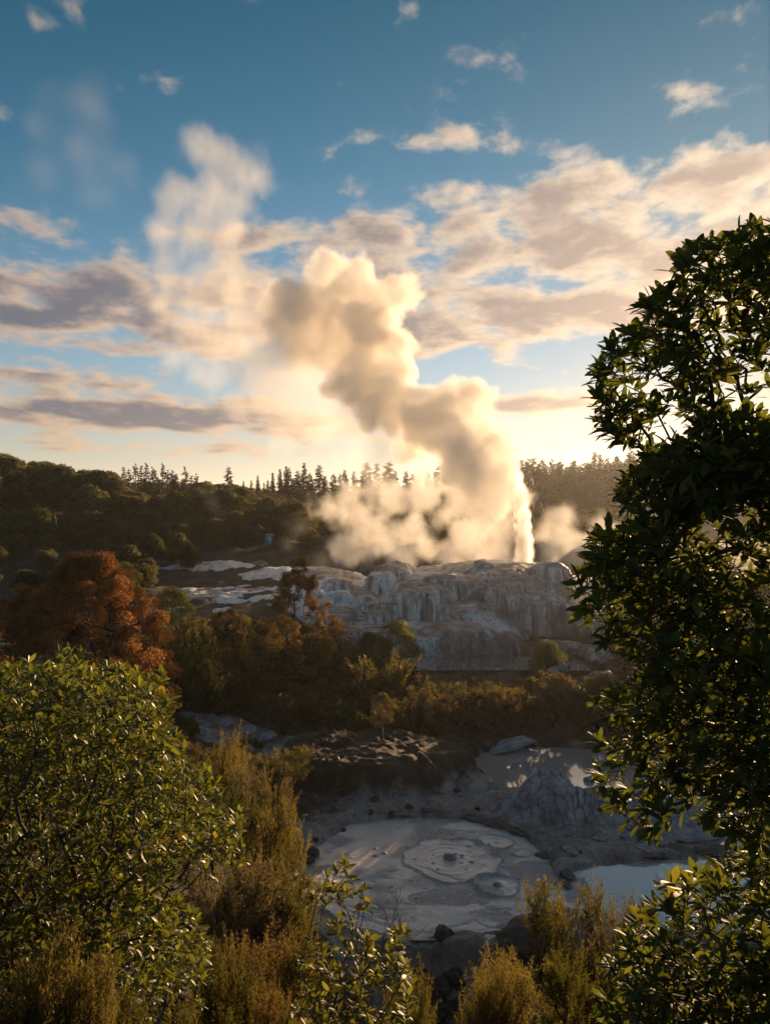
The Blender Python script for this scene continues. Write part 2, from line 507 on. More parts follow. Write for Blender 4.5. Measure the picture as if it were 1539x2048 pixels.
# ------------------------------------------------------------------ water
def water_material(name, tint, rough=0.03):
    m, g, out = new_mat(name)
    pos = g.new('ShaderNodeNewGeometry').outputs['Position']
    n = g.noise(g.v('MULTIPLY', pos, (1.0, 1.6, 1.0)), 1.6, 3, 0.5)
    n2 = g.noise(pos, 0.5, 3, 0.5)
    b = principled(g, out, g.mix(n2, tint, tuple(c * 1.3 for c in tint)), g.lin(n2, 0.35, 0.65, rough, rough + 0.05), 1.0, bump(g, n, 0.04, 0.03))
    b.inputs['Coat Weight'].default_value = 0.7
    b.inputs['Coat IOR'].default_value = 1.7
    b.inputs['Coat Roughness'].default_value = 0.02
    return m
M_water = water_material('milky_water', (0.44, 0.375, 0.34))
def sheet(name, x0, x1, y0, y1, z, mat):
    xs, ys = np.linspace(x0, x1, 12), np.linspace(y0, y1, 12)
    X, Y = np.meshgrid(xs, ys, indexing='ij')
    me = make_mesh(name, np.stack([X, Y, np.full_like(X, z)], -1).reshape(-1, 3), quads=grid_faces(12, 12), mat=mat)
    return tag(obj(name, me), kind='structure')
sheet('milky_pool_water', 2.6, 21, 23.75, 43, 0.05, M_water)
M_water2 = water_material('hot_pool_water', (0.14, 0.125, 0.12), 0.05)
sheet('hot_pool_water', -3.0, 14.5, 56.2, 66, 1.02, M_water2)
# ------------------------------------------------------------------ sinter terraces
def dome(x, y, cx, cy, rx, ry, zt, zb, p, fl=0.0, seed=0):
    dx, dy = (x - cx) / rx, (y - cy) / ry
    th = np.arctan2(dx, dy)
    arc = th * (abs(rx) + abs(ry)) * 0.5
    r = np.sqrt(dx * dx + dy * dy)
    r = r * (1 + fl * (0.55 * fbm(arc * 0.55, r * 0.6, seed, 3, 71 + seed) + 0.35 * fbm(arc * 1.9, r * 0.8, seed, 2, 72 + seed)))
    t = np.clip(1 - np.clip(r, 0, 1.2) ** p, 0, 1)
    return np.where(r < 1, zb + (zt - zb) * t ** 0.45, -5.0)

DOMES = [
    (10.2, 80, 9.2, 12.6, 6.1, 1.0, 8, 0.12), (11.0, 78.5, 7.4, 10.4, 6.8, 1.0, 4.5, 0.12), (3.2, 70.6, 3.3, 4.6, 5.75, 1.4, 4.5, 0.16),
    (6.9, 69.0, 4.2, 4.2, 4.3, 0.8, 3.2, 0.16), (9.2, 67.4, 3.4, 3.2, 3.2, 0.6, 2.6, 0.18), (4.2, 66.0, 6.3, 4.9, 3.05, 0.55, 4.0, 0.12), (8.2, 65.2, 3.4, 3.2, 2.5, 0.5, 3.4, 0.14),
    (-1.0, 67.0, 4.6, 4.4, 2.9, 0.7, 4.5, 0.14), (-3.6, 71.5, 7.0, 6.4, 3.9, 0.8, 5.0, 0.12), (-1.5, 77, 7.0, 5.4, 4.9, 2, 3.0, 0.16),
    (-4.4, 75.2, 2.2, 1.9, 5.7, 3, 2.6, 0.22), (-0.2, 75.0, 1.9, 1.7, 6.3, 3, 2.6, 0.22), (1.0, 78.5, 3.2, 3.0, 6.9, 3, 2.6, 0.18), (-7.2, 73.4, 2.0, 1.6, 4.9, 2.6, 2.6, 0.25),
    (-14.5, 77, 10, 9.5, 4.5, 1.2, 4.5, 0.12), (-12, 70.5, 7.5, 5.0, 3.7, 1.2, 4.5, 0.16), (-9.5, 85, 9.5, 6.5, 5.8, 2.5, 2.2, 0.12), (-19, 90, 9, 6, 6.0, 2.5, 2.2, 0.12),
    (-13.5, 67.0, 2.0, 1.5, 3.9, 1.5, 2.6, 0.25), (-10.0, 68.0, 1.8, 1.3, 4.0, 1.5, 2.6, 0.25),
    (5.2, 71.0, 2.4, 1.9, 6.45, 4, 3, 0.2), (15.2, 73.5, 2.6, 1.5, 7.2, 5, 3, 0.12), (9.0, 74.0, 1.6, 1.2, 7.2, 5, 3, 0.12), (18.5, 69.0, 3.0, 2.4, 3.4, 0.8, 3, 0.2), (16.5, 67.2, 1.4, 1.2, 2.9, 0.8, 3, 0.2),
    (14.0, 63.0, 2.4, 1.5, 1.9, 0.7, 2.5, 0.3), (17.0, 61.5, 2.6, 1.5, 2.0, 0.7, 2.5, 0.3), (20.5, 63, 3.0, 2.0, 2.3, 0.7, 2.5, 0.3)]

_rd = np.random.default_rng(33)
for _i in range(26):                                    # smaller tongues and knobs budding from the faces
    _x = _rd.uniform(-6, 18)
    _y = np.interp(_x, [-6, 0, 6, 12, 18], [66.5, 64.5, 65.0, 67.5, 69]) + _rd.uniform(-0.5, 4.0)
    _t = np.interp(_y, [62, 65, 68, 71, 75], [1.9, 3.0, 4.4, 5.8, 6.4]) + _rd.uniform(-.5, .4)
    DOMES.append((_x, _y, _rd.uniform(0.6, 1.9), _rd.uniform(0.6, 1.5), _t, _t - _rd.uniform(1.2, 3.0), _rd.uniform(2.2, 4), 0.22))

def terrace_z(x, y):
    wx = x + fbm(x * 0.35, y * 0.35, 0, 3, 81) * 0.55
    wy = y + fbm(x * 0.35, y * 0.35, 6, 3, 82) * 0.55
    z = np.full_like(x, -5.0)
    for i, dd in enumerate(DOMES):
        h = dome(wx, wy, *dd[:7], dd[7], i)
        z = np.maximum(z, h)                                # flows lie over each other
    zl = z + fbm(x * 0.7, y * 0.7, 3, 3, 84) * 0.3
    led = (zl * 1.6 - np.floor(zl * 1.6))
    return z + fbm(x * 0.8, y * 0.8, 0, 5, 83) * 0.16 + (smooth(led / 0.35) - led) * 0.16

def terrace_material():
    m, g, out = new_mat('sinter')
    geo = g.new('ShaderNodeNewGeometry')
    pos, nor = geo.outputs['Position'], geo.outputs['Normal']
    nz = g.xyz(nor)[2]
    big = g.noise(pos, 0.22, 4, 0.55)
    streak = g.noise(g.v('MULTIPLY', pos, (2.4, 1.0, 0.16)), 1.0, 5, 0.6, 0.4)
    fine = g.noise(g.v('MULTIPLY', pos, (1, 1, 0.35)), 5.0, 6, 0.65)
    flow = g.noise(g.v('MULTIPLY', pos, (0.35, 1.6, 4.0)), 1.2, 5, 0.6, 0.6)
    wall = g.ramp(streak, [(0.28, (0.10, 0.082, 0.078)), (0.38, (0.25, 0.20, 0.18)), (0.48, (0.42, 0.36, 0.33)), (0.56, (0.66, 0.61, 0.58)), (0.64, (0.82, 0.80, 0.78))])
    wall = g.mix(g.m('MULTIPLY', g.sstep(g.noise(g.v('MULTIPLY', pos, (1.5, 1, 0.3)), 0.6, 3), 0.56, 0.68), 0.7), wall, (0.25, 0.125, 0.065))
    top = g.ramp(flow, [(0.30, (0.15, 0.12, 0.108)), (0.45, (0.34, 0.28, 0.255)), (0.62, (0.56, 0.49, 0.455))])
    col = g.mix(g.sstep(nz, 0.55, 0.85), wall, top)
    damp = g.noise(g.v('MULTIPLY', pos, (1, 1, 0.5)), 0.30, 4, 0.6, 0.8)
    zz = g.xyz(pos)[2]
    damp = g.sstep(g.m('ADD', damp, g.lin(zz, 0.8, 4.0, 0.16, -0.06)), 0.50, 0.58)
    col = g.mix(g.m('MULTIPLY', damp, 0.72), col, g.mix(flow, (0.085, 0.066, 0.064), (0.20, 0.155, 0.145)))
    # crusts of white sinter with their own outline, mostly on the older left-hand flows
    xx = g.xyz(pos)[0]
    white = g.m('ADD', g.m('MULTIPLY', g.m('SUBTRACT', big, 0.5), 3.2), g.lin(xx, -10.0, 8.0, 0.45, -0.15))
    white = g.m('MULTIPLY', g.sstep(white, 0.05, 0.35), g.sstep(fine, 0.30, 0.52))
    col = g.mix(g.m('MULTIPLY', white, 0.85), col, (0.80, 0.80, 0.80))
    rust = g.m('MULTIPLY', g.sstep(g.noise(pos, 0.33, 3, 0.5, 0.5), 0.60, 0.68), 0.5)
    col = g.mix(rust, col, (0.27, 0.15, 0.09))
    col = g.mix(g.sstep(fine, 0.50, 0.28, 0.0, 0.55), col, (0.05, 0.04, 0.036))
    h = g.m('ADD', g.m('MULTIPLY', fine, 0.7), g.m('MULTIPLY', streak, 0.8))
    principled(g, out, col, g.lin(fine, 0.3, 0.7, 0.35, 0.8), 0.45, bump(g, h, 0.9, 0.12))
    return m
tx = spaced([(-29, 0.4), (-8, 0.14), (17, 0.12), (28, 0.3)])
ty = spaced([(59.0, 0.12), (61, 0.065), (72, 0.07), (80, 0.2), (96, 0.5)])
X, Y = np.meshgrid(tx, ty, indexing='ij')
Z = terrace_z(X, Y)
me = make_mesh('sinter_terrace', np.stack([X, Y, Z], -1).reshape(-1, 3), quads=grid_faces(len(tx), len(ty)), mat=terrace_material(), shade=True)
n = np.empty(len(me.vertices) * 3, np.float32)
me.vertices.foreach_get('normal', n)
n = n.reshape(-1, 3)
x, y, z = X.ravel(), Y.ravel(), Z.ravel()
steep = np.clip(1 - n[:, 2], 0, 1)
dsp = steep * (fbm(x * 2.6, y * 0.8, z * 0.35, 3, 91) * 0.17 + fbm(x * 6, y * 2, z * 0.7, 2, 92) * 0.05) + fbm(x * 2, y * 2, z * 2, 3, 93) * 0.045
v = np.stack([x, y, z], -1) + n * dsp[:, None]
me.vertices.foreach_set('co', v.astype(np.float32).ravel())
me.update()
tag(obj('sinter_terrace', me), kind='structure')

# ------------------------------------------------------------------ cracked grey outcrop between the pools
def vor_edge(x, y, cell, seed):
    """distance to the nearest crack of a jittered cell pattern"""
    ix, iy = np.floor(x / cell), np.floor(y / cell)
    f1 = np.full_like(x, 9e9)
    f2 = np.full_like(x, 9e9)
    for dx in (-1, 0, 1):
        for dy in (-1, 0, 1):
            cx, cy_ = ix + dx, iy + dy
            px_ = (cx + _hash(cx, cy_, cx * 0, seed)) * cell
            py_ = (cy_ + _hash(cx, cy_, cx * 0, seed + 5)) * cell
            d = np.hypot(x - px_, y - py_)
            f2 = np.where(d < f1, f1, np.minimum(f2, d))
            f1 = np.minimum(f1, d)
    return f2 - f1

def rock_material(name, stops, scale=3.0, bs=0.8, crack=False):
    m, g, out = new_mat(name)
    tc = g.new('ShaderNodeTexCoord').outputs['Object']
    n = g.noise(tc, scale, 7, 0.62)
    n2 = g.noise(tc, scale * 7, 4, 0.6)
    col = g.ramp(g.m('ADD', g.m('MULTIPLY', n, 0.7), g.m('MULTIPLY', n2, 0.3)), stops)
    if crack:
        col = g.mix(g.new('ShaderNodeAttribute', attribute_name='crack').outputs['Fac'], col, (0.035, 0.034, 0.038))  # shadow inside the cracks, painted into the rock colour
    principled(g, out, col, 0.75, 0.35, bump(g, g.m('ADD', n, g.m('MULTIPLY', n2, 0.5)), bs, 0.05))
    return m
M_bluerock = rock_material('pale_grey_rock', [(0.32, (0.10, 0.10, 0.11)), (0.44, (0.25, 0.255, 0.27)), (0.57, (0.42, 0.43, 0.45)), (0.70, (0.62, 0.62, 0.63))], 1.6)
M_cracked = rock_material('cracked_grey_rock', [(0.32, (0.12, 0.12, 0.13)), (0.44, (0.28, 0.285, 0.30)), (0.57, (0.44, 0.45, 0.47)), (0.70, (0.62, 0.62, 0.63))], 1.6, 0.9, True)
M_darkrock = rock_material('dark_grey_rock', [(0.32, (0.04, 0.036, 0.036)), (0.5, (0.12, 0.108, 0.104)), (0.7, (0.24, 0.22, 0.21))], 2.0)
M_brownrock = rock_material('brown_rock', [(0.32, (0.028, 0.02, 0.016)), (0.5, (0.09, 0.066, 0.052)), (0.7, (0.20, 0.155, 0.13))], 2.5)
M_lichen = rock_material('lichen_rock', [(0.32, (0.05, 0.06, 0.045)), (0.5, (0.15, 0.17, 0.13)), (0.7, (0.33, 0.36, 0.31))], 1.2)
ox, oy = np.linspace(4.6, 12.4, 240), np.linspace(30.4, 34.4, 130)
X, Y = np.meshgrid(ox, oy, indexing='ij')
wx_ = X + fbm(X * 0.7, Y * 0.7, 0, 3, 101) * 0.35
wy_ = Y + fbm(X * 0.7, Y * 0.7, 5, 3, 102) * 0.35
ridge = np.interp(X, [4.6, 5.4, 6.2, 6.8, 7.6, 8.6, 9.6, 11, 12.4], [0, 0.85, 1.95, 1.75, 1.3, 1.35, 1.0, 0.45, 0])
across = np.clip(1 - np.abs((wy_ - 32.55 + 0.06 * (X - 8)) / np.interp(X, [4.6, 6.5, 9, 12.4], [0.6, 1.35, 1.5, 0.9])) ** 1.7, 0, 1)
Z = ridge * across + fbm(X * 1.1, Y * 1.1, 0, 5, 103) * 0.30 * np.clip(across * 2, 0, 1)
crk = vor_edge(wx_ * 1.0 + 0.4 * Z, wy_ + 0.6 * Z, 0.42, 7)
Z = Z + (np.clip(crk / 0.09, 0, 1) - 1) * 0.17 * np.clip(across * 3, 0, 1) + fbm(X * 5, Y * 5, 0, 3, 104) * 0.035
hole = np.exp(-(((X - 7.55) / 0.55) ** 2 + ((Y - 31.15) / 0.30) ** 2))
Z = Z - hole * 0.45 + 0.12 - 0.45 * (across < 0.01)
me = make_mesh('rock_outcrop', np.stack([X - 8.3, Y - 32.4, Z - 0.1], -1).reshape(-1, 3), quads=grid_faces(240, 130), mat=M_cracked, shade=True, attrs={'crack': (np.clip(1 - crk / 0.07, 0, 1) * 0.8 * np.clip(across * 3, 0, 1) * smooth((fbm(X, Y, 0, 3, 109) + 0.5) / 0.5)).ravel()})  # crack attribute masks the painted crack shadow
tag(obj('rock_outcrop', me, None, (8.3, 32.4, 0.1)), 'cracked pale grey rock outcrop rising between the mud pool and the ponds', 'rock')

# ------------------------------------------------------------------ boulders
def boulder_mesh(name, seed, mat, rough=0.35, flat=0.75):
    import bmesh
    bm = bmesh.new()
    bmesh.ops.create_icosphere(bm, subdivisions=4, radius=1.0)
    v = np.array([q.co[:] for q in bm.verts])
    f = np.array([[q.index for q in p.verts] for p in bm.faces])
    bm.free()
    cut = np.random.default_rng(seed).normal(size=(9, 3))
    cut /= np.linalg.norm(cut, axis=1)[:, None]
    for c in cut:                                        # flat broken faces
        d = v @ c
        v = v - np.maximum(d - 0.72, 0)[:, None] * c * 0.85
    v = v * (1 + rough * 0.6 * fbm(v[:, 0] * 1.3 + seed, v[:, 1] * 1.3, v[:, 2] * 1.3, 5, seed))[:, None]
    v[:, 2] *= flat
    return make_mesh(name, v, tris=f, mat=mat, shade=True)
B_brown = [boulder_mesh('boulder', 200 + i, M_brownrock) for i in range(3)]
B_grey = [boulder_mesh('boulder', 210 + i, M_bluerock) for i in range(3)]
B_dark = [boulder_mesh('boulder', 230 + i, M_darkrock) for i in range(3)]
B_lich = [boulder_mesh('boulder', 220 + i, M_lichen, 0.3, 0.9) for i in range(2)]

def place_boulder(me, x, y, r, label, group=None, z=None, rz=None, sq=(1, 1, 1)):
    zz = ground_z(x, y) if z is None else z
    o = obj('boulder', me, None, (x, y, zz + r * 0.22), (rng.uniform(-.2, .2), rng.uniform(-.2, .2), rng.uniform(0, 6.28) if rz is None else rz), (r * sq[0], r * sq[1], r * sq[2]))
    return tag(o, label, 'boulder', group)
place_boulder(B_brown[0], 1.72, 23.55, 0.28, 'small rounded brown boulder standing on the near lip of the mud pool', z=0.18)
place_boulder(B_grey[1], 9.45, 36.9, 0.32, 'lone dark rock sticking out of the milky back pond', z=-0.02)
place_boulder(B_grey[0], 6.4, 41.3, 1.0, 'long low pale rock slab at the far bank of the back pond', z=0.05, rz=0.4, sq=(1.6, 0.5, 0.5))
place_boulder(B_brown[2], 4.4, 23.2, 0.95, 'big dark brown rock beside the near end of the mud pool', z=0.0, rz=0.4, sq=(1.5, .9, .8))
place_boulder(B_grey[2], 11.9, 30.6, 0.75, 'flat low rock at the tip of the ledge beside the outlet', z=-0.02, rz=0.1, sq=(1.7, .7, .35))
place_boulder(B_lich[0], *P(516, 1150, 92)[:2], 2.1, 'large rounded grey green boulder on the sinter slope', z=P(516, 1165, 92)[2])
place_boulder(B_lich[1], *P(436, 1152, 93)[:2], 1.3, 'smaller rounded grey green boulder near the bush edge', z=P(436, 1160, 93)[2])
place_boulder(B_grey[1], *P(405, 1160, 88)[:2], 0.7, 'pale low rock at the foot of the sinter slope', z=P(405, 1165, 88)[2])
rb = np.random.default_rng(4)
pool_edge = []
for a in np.linspace(1.75, 3.6, 12):
    pool_edge.append((1.6 + 4.5 * math.cos(a) + rb.uniform(-.2, .2), 28 + 4.8 * math.sin(a) + rb.uniform(-.2, .2)))
for (x, y) in pool_edge:
    place_boulder(B_brown[rb.integers(3)], x, y, rb.uniform(0.10, 0.26), 'brown stone on the left and back bank of the mud pool', 'stones along the mud pool bank')
for i in range(26):
    x = rb.uniform(0.2, 3.8)
    y = rb.uniform(21.7, 22.9)
    place_boulder(B_brown[rb.integers(3)], x, y, rb.uniform(0.12, 0.34), 'dark brown rubble stone on the broken slope below the mud pool lip', 'rubble below the mud pool')
for i in range(12):
    q = P(rb.uniform(1075, 1215), rb.uniform(1285, 1345), 1)
    d = 60 - rb.uniform(0, 5)
    place_boulder(B_grey[rb.integers(3)], q[0] * d, d, rb.uniform(0.2, 0.55), 'pale stone strewn below the right end of the terrace', 'pale stones below the terrace')
for i in range(9):
    x, y = rb.uniform(-9.6, -4.6), rb.uniform(38.6, 41.0)
    place_boulder(B_grey[rb.integers(3)], x, y, rb.uniform(0.18, 0.5), 'pale stone in the stony stream left of the bare mound', 'stones of the stony stream', sq=(1.3, 1, .6))
for i in range(34):
    x, y = rb.uniform(-4.2, 4.5), rb.uniform(32.9, 39.5)
    place_boulder(B_brown[rb.integers(3)], x, y, rb.uniform(0.06, 0.2), 'small loose stone on the bare mound behind the mud pool', 'loose stones on the bare mound')
for i in range(22):
    x, y = rb.uniform(4.9, 12.0), rb.uniform(28.6, 31.4)
    place_boulder(B_grey[rb.integers(3)], x, y, rb.uniform(0.07, 0.24), 'grey stone on the wet ledge in front of the cracked outcrop', 'stones on the wet ledge', sq=(1.3, 1, .6))
for i, t in enumerate(np.linspace(0.0, 1.0, 15)):
    a = 1.75 - t * 2.0
    x, y = 1.6 + 4.62 * math.cos(a) + rb.uniform(-.15, .15), 28.05 + 4.75 * math.sin(a) + rb.uniform(-.15, .15)
    place_boulder(B_dark[i % 3], x, y, rb.uniform(0.22, 0.5), 'dark low slab of the rock lip between mud pool and ledge', 'slabs of the rock lip', rz=a + 1.57 + rb.uniform(-.3, .3), sq=(1.8, 0.8, 0.42), z=0.08)
for i in range(7):
    x, y = 6.2 + i * 0.95 + rb.uniform(-.2, .2), 28.9 + 0.06 * i + rb.uniform(-.2, .2)
    place_boulder(B_dark[i % 3], x, y, rb.uniform(0.3, 0.55), 'dark flat slab along the ledge above the right hand pond', 'slabs along the ledge', rz=rb.uniform(-.3, .3), sq=(1.7, 0.8, 0.4), z=0.05)
# ------------------------------------------------------------------ plants: materials
def leaf_material(name, c_lo, c_hi, trans=0.35, rough=0.45, spec=0.4, hue=0.0, tcol=None, accent=None):
    """c_lo..c_hi: spread of leaf colours over leaves and plants"""
    m, g, out = new_mat(name)
    a = g.new('ShaderNodeAttribute', attribute_name='rnd').outputs['Fac']
    oi = g.new('ShaderNodeObjectInfo').outputs['Random']
    f = g.m('ADD', g.m('MULTIPLY', a, 0.6), g.m('MULTIPLY', oi, 0.4))
    col = g.mix(f, c_lo, c_hi)
    if accent:
        col = g.mix(g.sstep(a, accent[1], accent[1] + 0.02), col, accent[0])
    b = principled(g, None, col, rough, spec)
    t = g.new('ShaderNodeBsdfTranslucent')
    g.put(t.inputs[0], g.mix(1.0, col, tcol or (1.5, 1.35, 0.55), 'MULTIPLY'))
    mx = g.new('ShaderNodeMixShader')
    mx.inputs[0].default_value = trans
    g.nt.links.new(b.outputs[0], mx.inputs[1])
    g.nt.links.new(t.outputs[0], mx.inputs[2])
    g.nt.links.new(mx.outputs[0], out.inputs[0])
    return m

def bark_material(name, c0, c1):
    m, g, out = new_mat(name)
    tc = g.new('ShaderNodeTexCoord').outputs['Object']
    n = g.noise(g.v('MULTIPLY', tc, (1, 1, 0.25)), 14.0, 5, 0.65)
    principled(g, out, g.mix(n, c0, c1), 0.85, 0.25, bump(g, n, 0.6, 0.02))
    return m
M_bark = bark_material('bark_brown', (0.025, 0.018, 0.013), (0.11, 0.085, 0.065))
M_greybark = bark_material('bark_grey', (0.08, 0.07, 0.06), (0.26, 0.23, 0.20))
M_glossy = leaf_material('glossy_leaf', (0.045, 0.066, 0.018), (0.12, 0.14, 0.034), 0.50, 0.55, 0.25, accent=((0.20, 0.09, 0.02), 0.995))
M_glossy2 = leaf_material('glossy_leaf_light', (0.055, 0.080, 0.016), (0.175, 0.188, 0.038), 0.44, 0.46, 0.4, accent=((0.26, 0.16, 0.03), 0.99))
M_sap = leaf_material('sapling_leaf', (0.075, 0.09, 0.022), (0.17, 0.17, 0.045), 0.48, 0.5, 0.3)
M_olive = leaf_material('teatree_olive', (0.048, 0.052, 0.018), (0.14, 0.125, 0.042), 0.40, 0.6, 0.2)
M_gold = leaf_material('teatree_gold', (0.085, 0.075, 0.030), (0.18, 0.15, 0.062), 0.45, 0.6, 0.2)
M_rust = leaf_material('teatree_rust', (0.072, 0.054, 0.028), (0.15, 0.108, 0.054), 0.42, 0.6, 0.2)
M_greyleaf = leaf_material('teatree_grey', (0.075, 0.062, 0.045), (0.17, 0.14, 0.10), 0.35, 0.7, 0.15)
M_autumn = leaf_material('autumn_leaf', (0.15, 0.080, 0.030), (0.32, 0.175, 0.064), 0.42, 0.6, 0.2, tcol=(1.5, 1.1, 0.6))
M_amber = leaf_material('amber_leaf', (0.13, 0.080, 0.026), (0.29, 0.18, 0.06), 0.42, 0.6, 0.2)
M_bush = leaf_material('bush_leaf', (0.034, 0.046, 0.016), (0.12, 0.118, 0.038), 0.38, 0.6, 0.25)
M_green = leaf_material('green_bush_leaf', (0.055, 0.075, 0.020), (0.135, 0.145, 0.042), 0.40, 0.6, 0.25)
M_pine = leaf_material('pine_needles', (0.016, 0.022, 0.010), (0.055, 0.052, 0.020), 0.22, 0.7, 0.2)
M_pinegold = leaf_material('pine_light', (0.06, 0.055, 0.02), (0.13, 0.105, 0.04), 0.3, 0.7, 0.2)

# ------------------------------------------------------------------ plants: geometry
def unit(v):
    return v / np.maximum(np.linalg.norm(v, axis=-1, keepdims=True), 1e-9)

def leaf_template(kind):
    if kind == 'broad':      # folded, curved blade, widest past the middle
        st = [(0.0, 0.05), (0.22, 0.26), (0.48, 0.46), (0.74, 0.42), (0.92, 0.20)]
        v = []
        for t, w in st:
            bend = -0.10 * t * t
            v += [(-w, t, 0.10 * w + bend), (0, t, bend), (w, t, 0.10 * w + bend)]
        v.append((0, 1.0, -0.12))
        q = []
        for i in range(4):
            a = i * 3
            q += [(a, a + 1, a + 4, a + 3), (a + 1, a + 2, a + 5, a + 4)]
        t = [(12, 13, 15), (13, 14, 15)]
        return np.array(v), np.array(t), np.array(q)
    if kind == 'oval':
        v = [(0, 0, 0), (-0.5, 0.45, 0.08), (0.5, 0.45, 0.08), (0, 0.5, -0.02), (0, 1, -0.1)]
        return np.array(v), np.array([(0, 3, 1), (0, 2, 3), (1, 3, 4), (3, 2, 4)]), np.zeros((0, 4), int)
    v = [(0, 0, 0), (-0.5, 0.5, 0), (0, 1, 0), (0.5, 0.5, 0)]
    return np.array(v), np.zeros((0, 3), int), np.array([(0, 3, 2, 1)])

def frames(d, up):
    d = unit(d)
    s = np.cross(d, up)
    bad = np.linalg.norm(s, axis=1) < 1e-4
    s[bad] = (1, 0, 0)
    s = unit(s)
    n = np.cross(s, d)
    return s, d, n

def leaves(pos, d, up, length, width, kind, r):
    """arrays of leaf meshes; returns verts, tris, quads, rnd"""
    T, ft, fq = leaf_template(kind)
    s, dd, n = frames(d, up)
    L, W = np.broadcast_to(length, len(pos)), np.broadcast_to(width, len(pos))
    v = (pos[:, None] + s[:, None] * (T[None, :, 0:1] * W[:, None, None]) + dd[:, None] * (T[None, :, 1:2] * L[:, None, None])
         + n[:, None] * (T[None, :, 2:3] * L[:, None, None]))
    k = len(T)
    off = (np.arange(len(pos)) * k)[:, None, None]
    return v.reshape(-1, 3), (ft[None] + off).reshape(-1, 3), (fq[None] + off).reshape(-1, 4), np.repeat(r, k)

def tubes(A, B, ra, rb, k=5):
    s, d, n = frames(B - A, np.tile([0.31, 0.17, 0.93], (len(A), 1)))
    th = np.arange(k) / k * 2 * math.pi
    c, si = np.cos(th), np.sin(th)
    ring = s[:, None] * c[None, :, None] + n[:, None] * si[None, :, None]
    v = np.concatenate([A[:, None] + ring * ra[:, None, None], B[:, None] + ring * rb[:, None, None]], 1)
    j = np.arange(k)
    q = np.stack([j, (j + 1) % k, (j + 1) % k + k, j + k], -1)
    return v.reshape(-1, 3), (q[None] + (np.arange(len(A)) * 2 * k)[:, None, None]).reshape(-1, 4)

def skeleton(root, nodes, alpha=0.35, r_tip=0.003, power=0.45):
    """join points into a branching tree; returns parents and radii (index 0 = root)"""
    pts = np.vstack([root[None], nodes])
    n = len(pts)
    par = np.full(n, -1)
    path = np.zeros(n)
    cost = np.full(n, np.inf)
    best = np.zeros(n, int)
    done = np.zeros(n, bool)
    order = [0]
    done[0] = True
    cur = 0
    for _ in range(n - 1):
        d = np.linalg.norm(pts - pts[cur], axis=1)
        c = d + alpha * path[cur]
        upd = (~done) & (c < cost)
        cost[upd] = c[upd]
        best[upd] = cur
        nxt = int(np.argmin(np.where(done, np.inf, cost)))
        par[nxt] = best[nxt]
        path[nxt] = path[best[nxt]] + np.linalg.norm(pts[nxt] - pts[best[nxt]])
        done[nxt] = True
        order.append(nxt)
        cur = nxt
    cnt = np.zeros(n)
    kids = np.zeros(n, int)
    for i in order[1:]:
        kids[par[i]] += 1
    cnt[kids == 0] = 1
    for i in reversed(order[1:]):
        cnt[par[i]] += cnt[i] + 0.05
    return pts, par, r_tip * np.maximum(cnt, 1) ** power, kids

def branch_mesh(name, pts, par, rad, mat, k=6, wob=0.0, only=None):
    i = np.arange(1, len(pts))
    if only is not None:
        i = i[only[1:]]
    A, B = pts[par[i]], pts[i]
    ra, rb = np.minimum(rad[par[i]], rad[i] * 1.5), rad[i]
    if wob:
        M = (A + B) / 2 + rng.normal(size=A.shape) * wob * np.linalg.norm(B - A, axis=1)[:, None]
        v1, q1 = tubes(A, M, ra, (ra + rb) / 2, k)
        v2, q2 = tubes(M, B, (ra + rb) / 2, rb, k)
        return make_mesh(name, np.vstack([v1, v2]), quads=np.vstack([q1, q2 + len(v1)]), mat=mat, shade=True)
    v, q = tubes(A, B, ra, rb, k)
    return make_mesh(name, v, quads=q, mat=mat, shade=True)

def in_poly(px, py, poly):
    poly = np.asarray(poly, float)
    x0, y0 = poly[:, 0], poly[:, 1]
    x1, y1 = np.roll(x0, -1), np.roll(y0, -1)
    px, py = np.asarray(px)[:, None], np.asarray(py)[:, None]
    c = ((y0 > py) != (y1 > py)) & (px < (x1 - x0) * (py - y0) / np.where(y1 == y0, 1e-9, y1 - y0) + x0)
    return c.sum(1) % 2 == 1

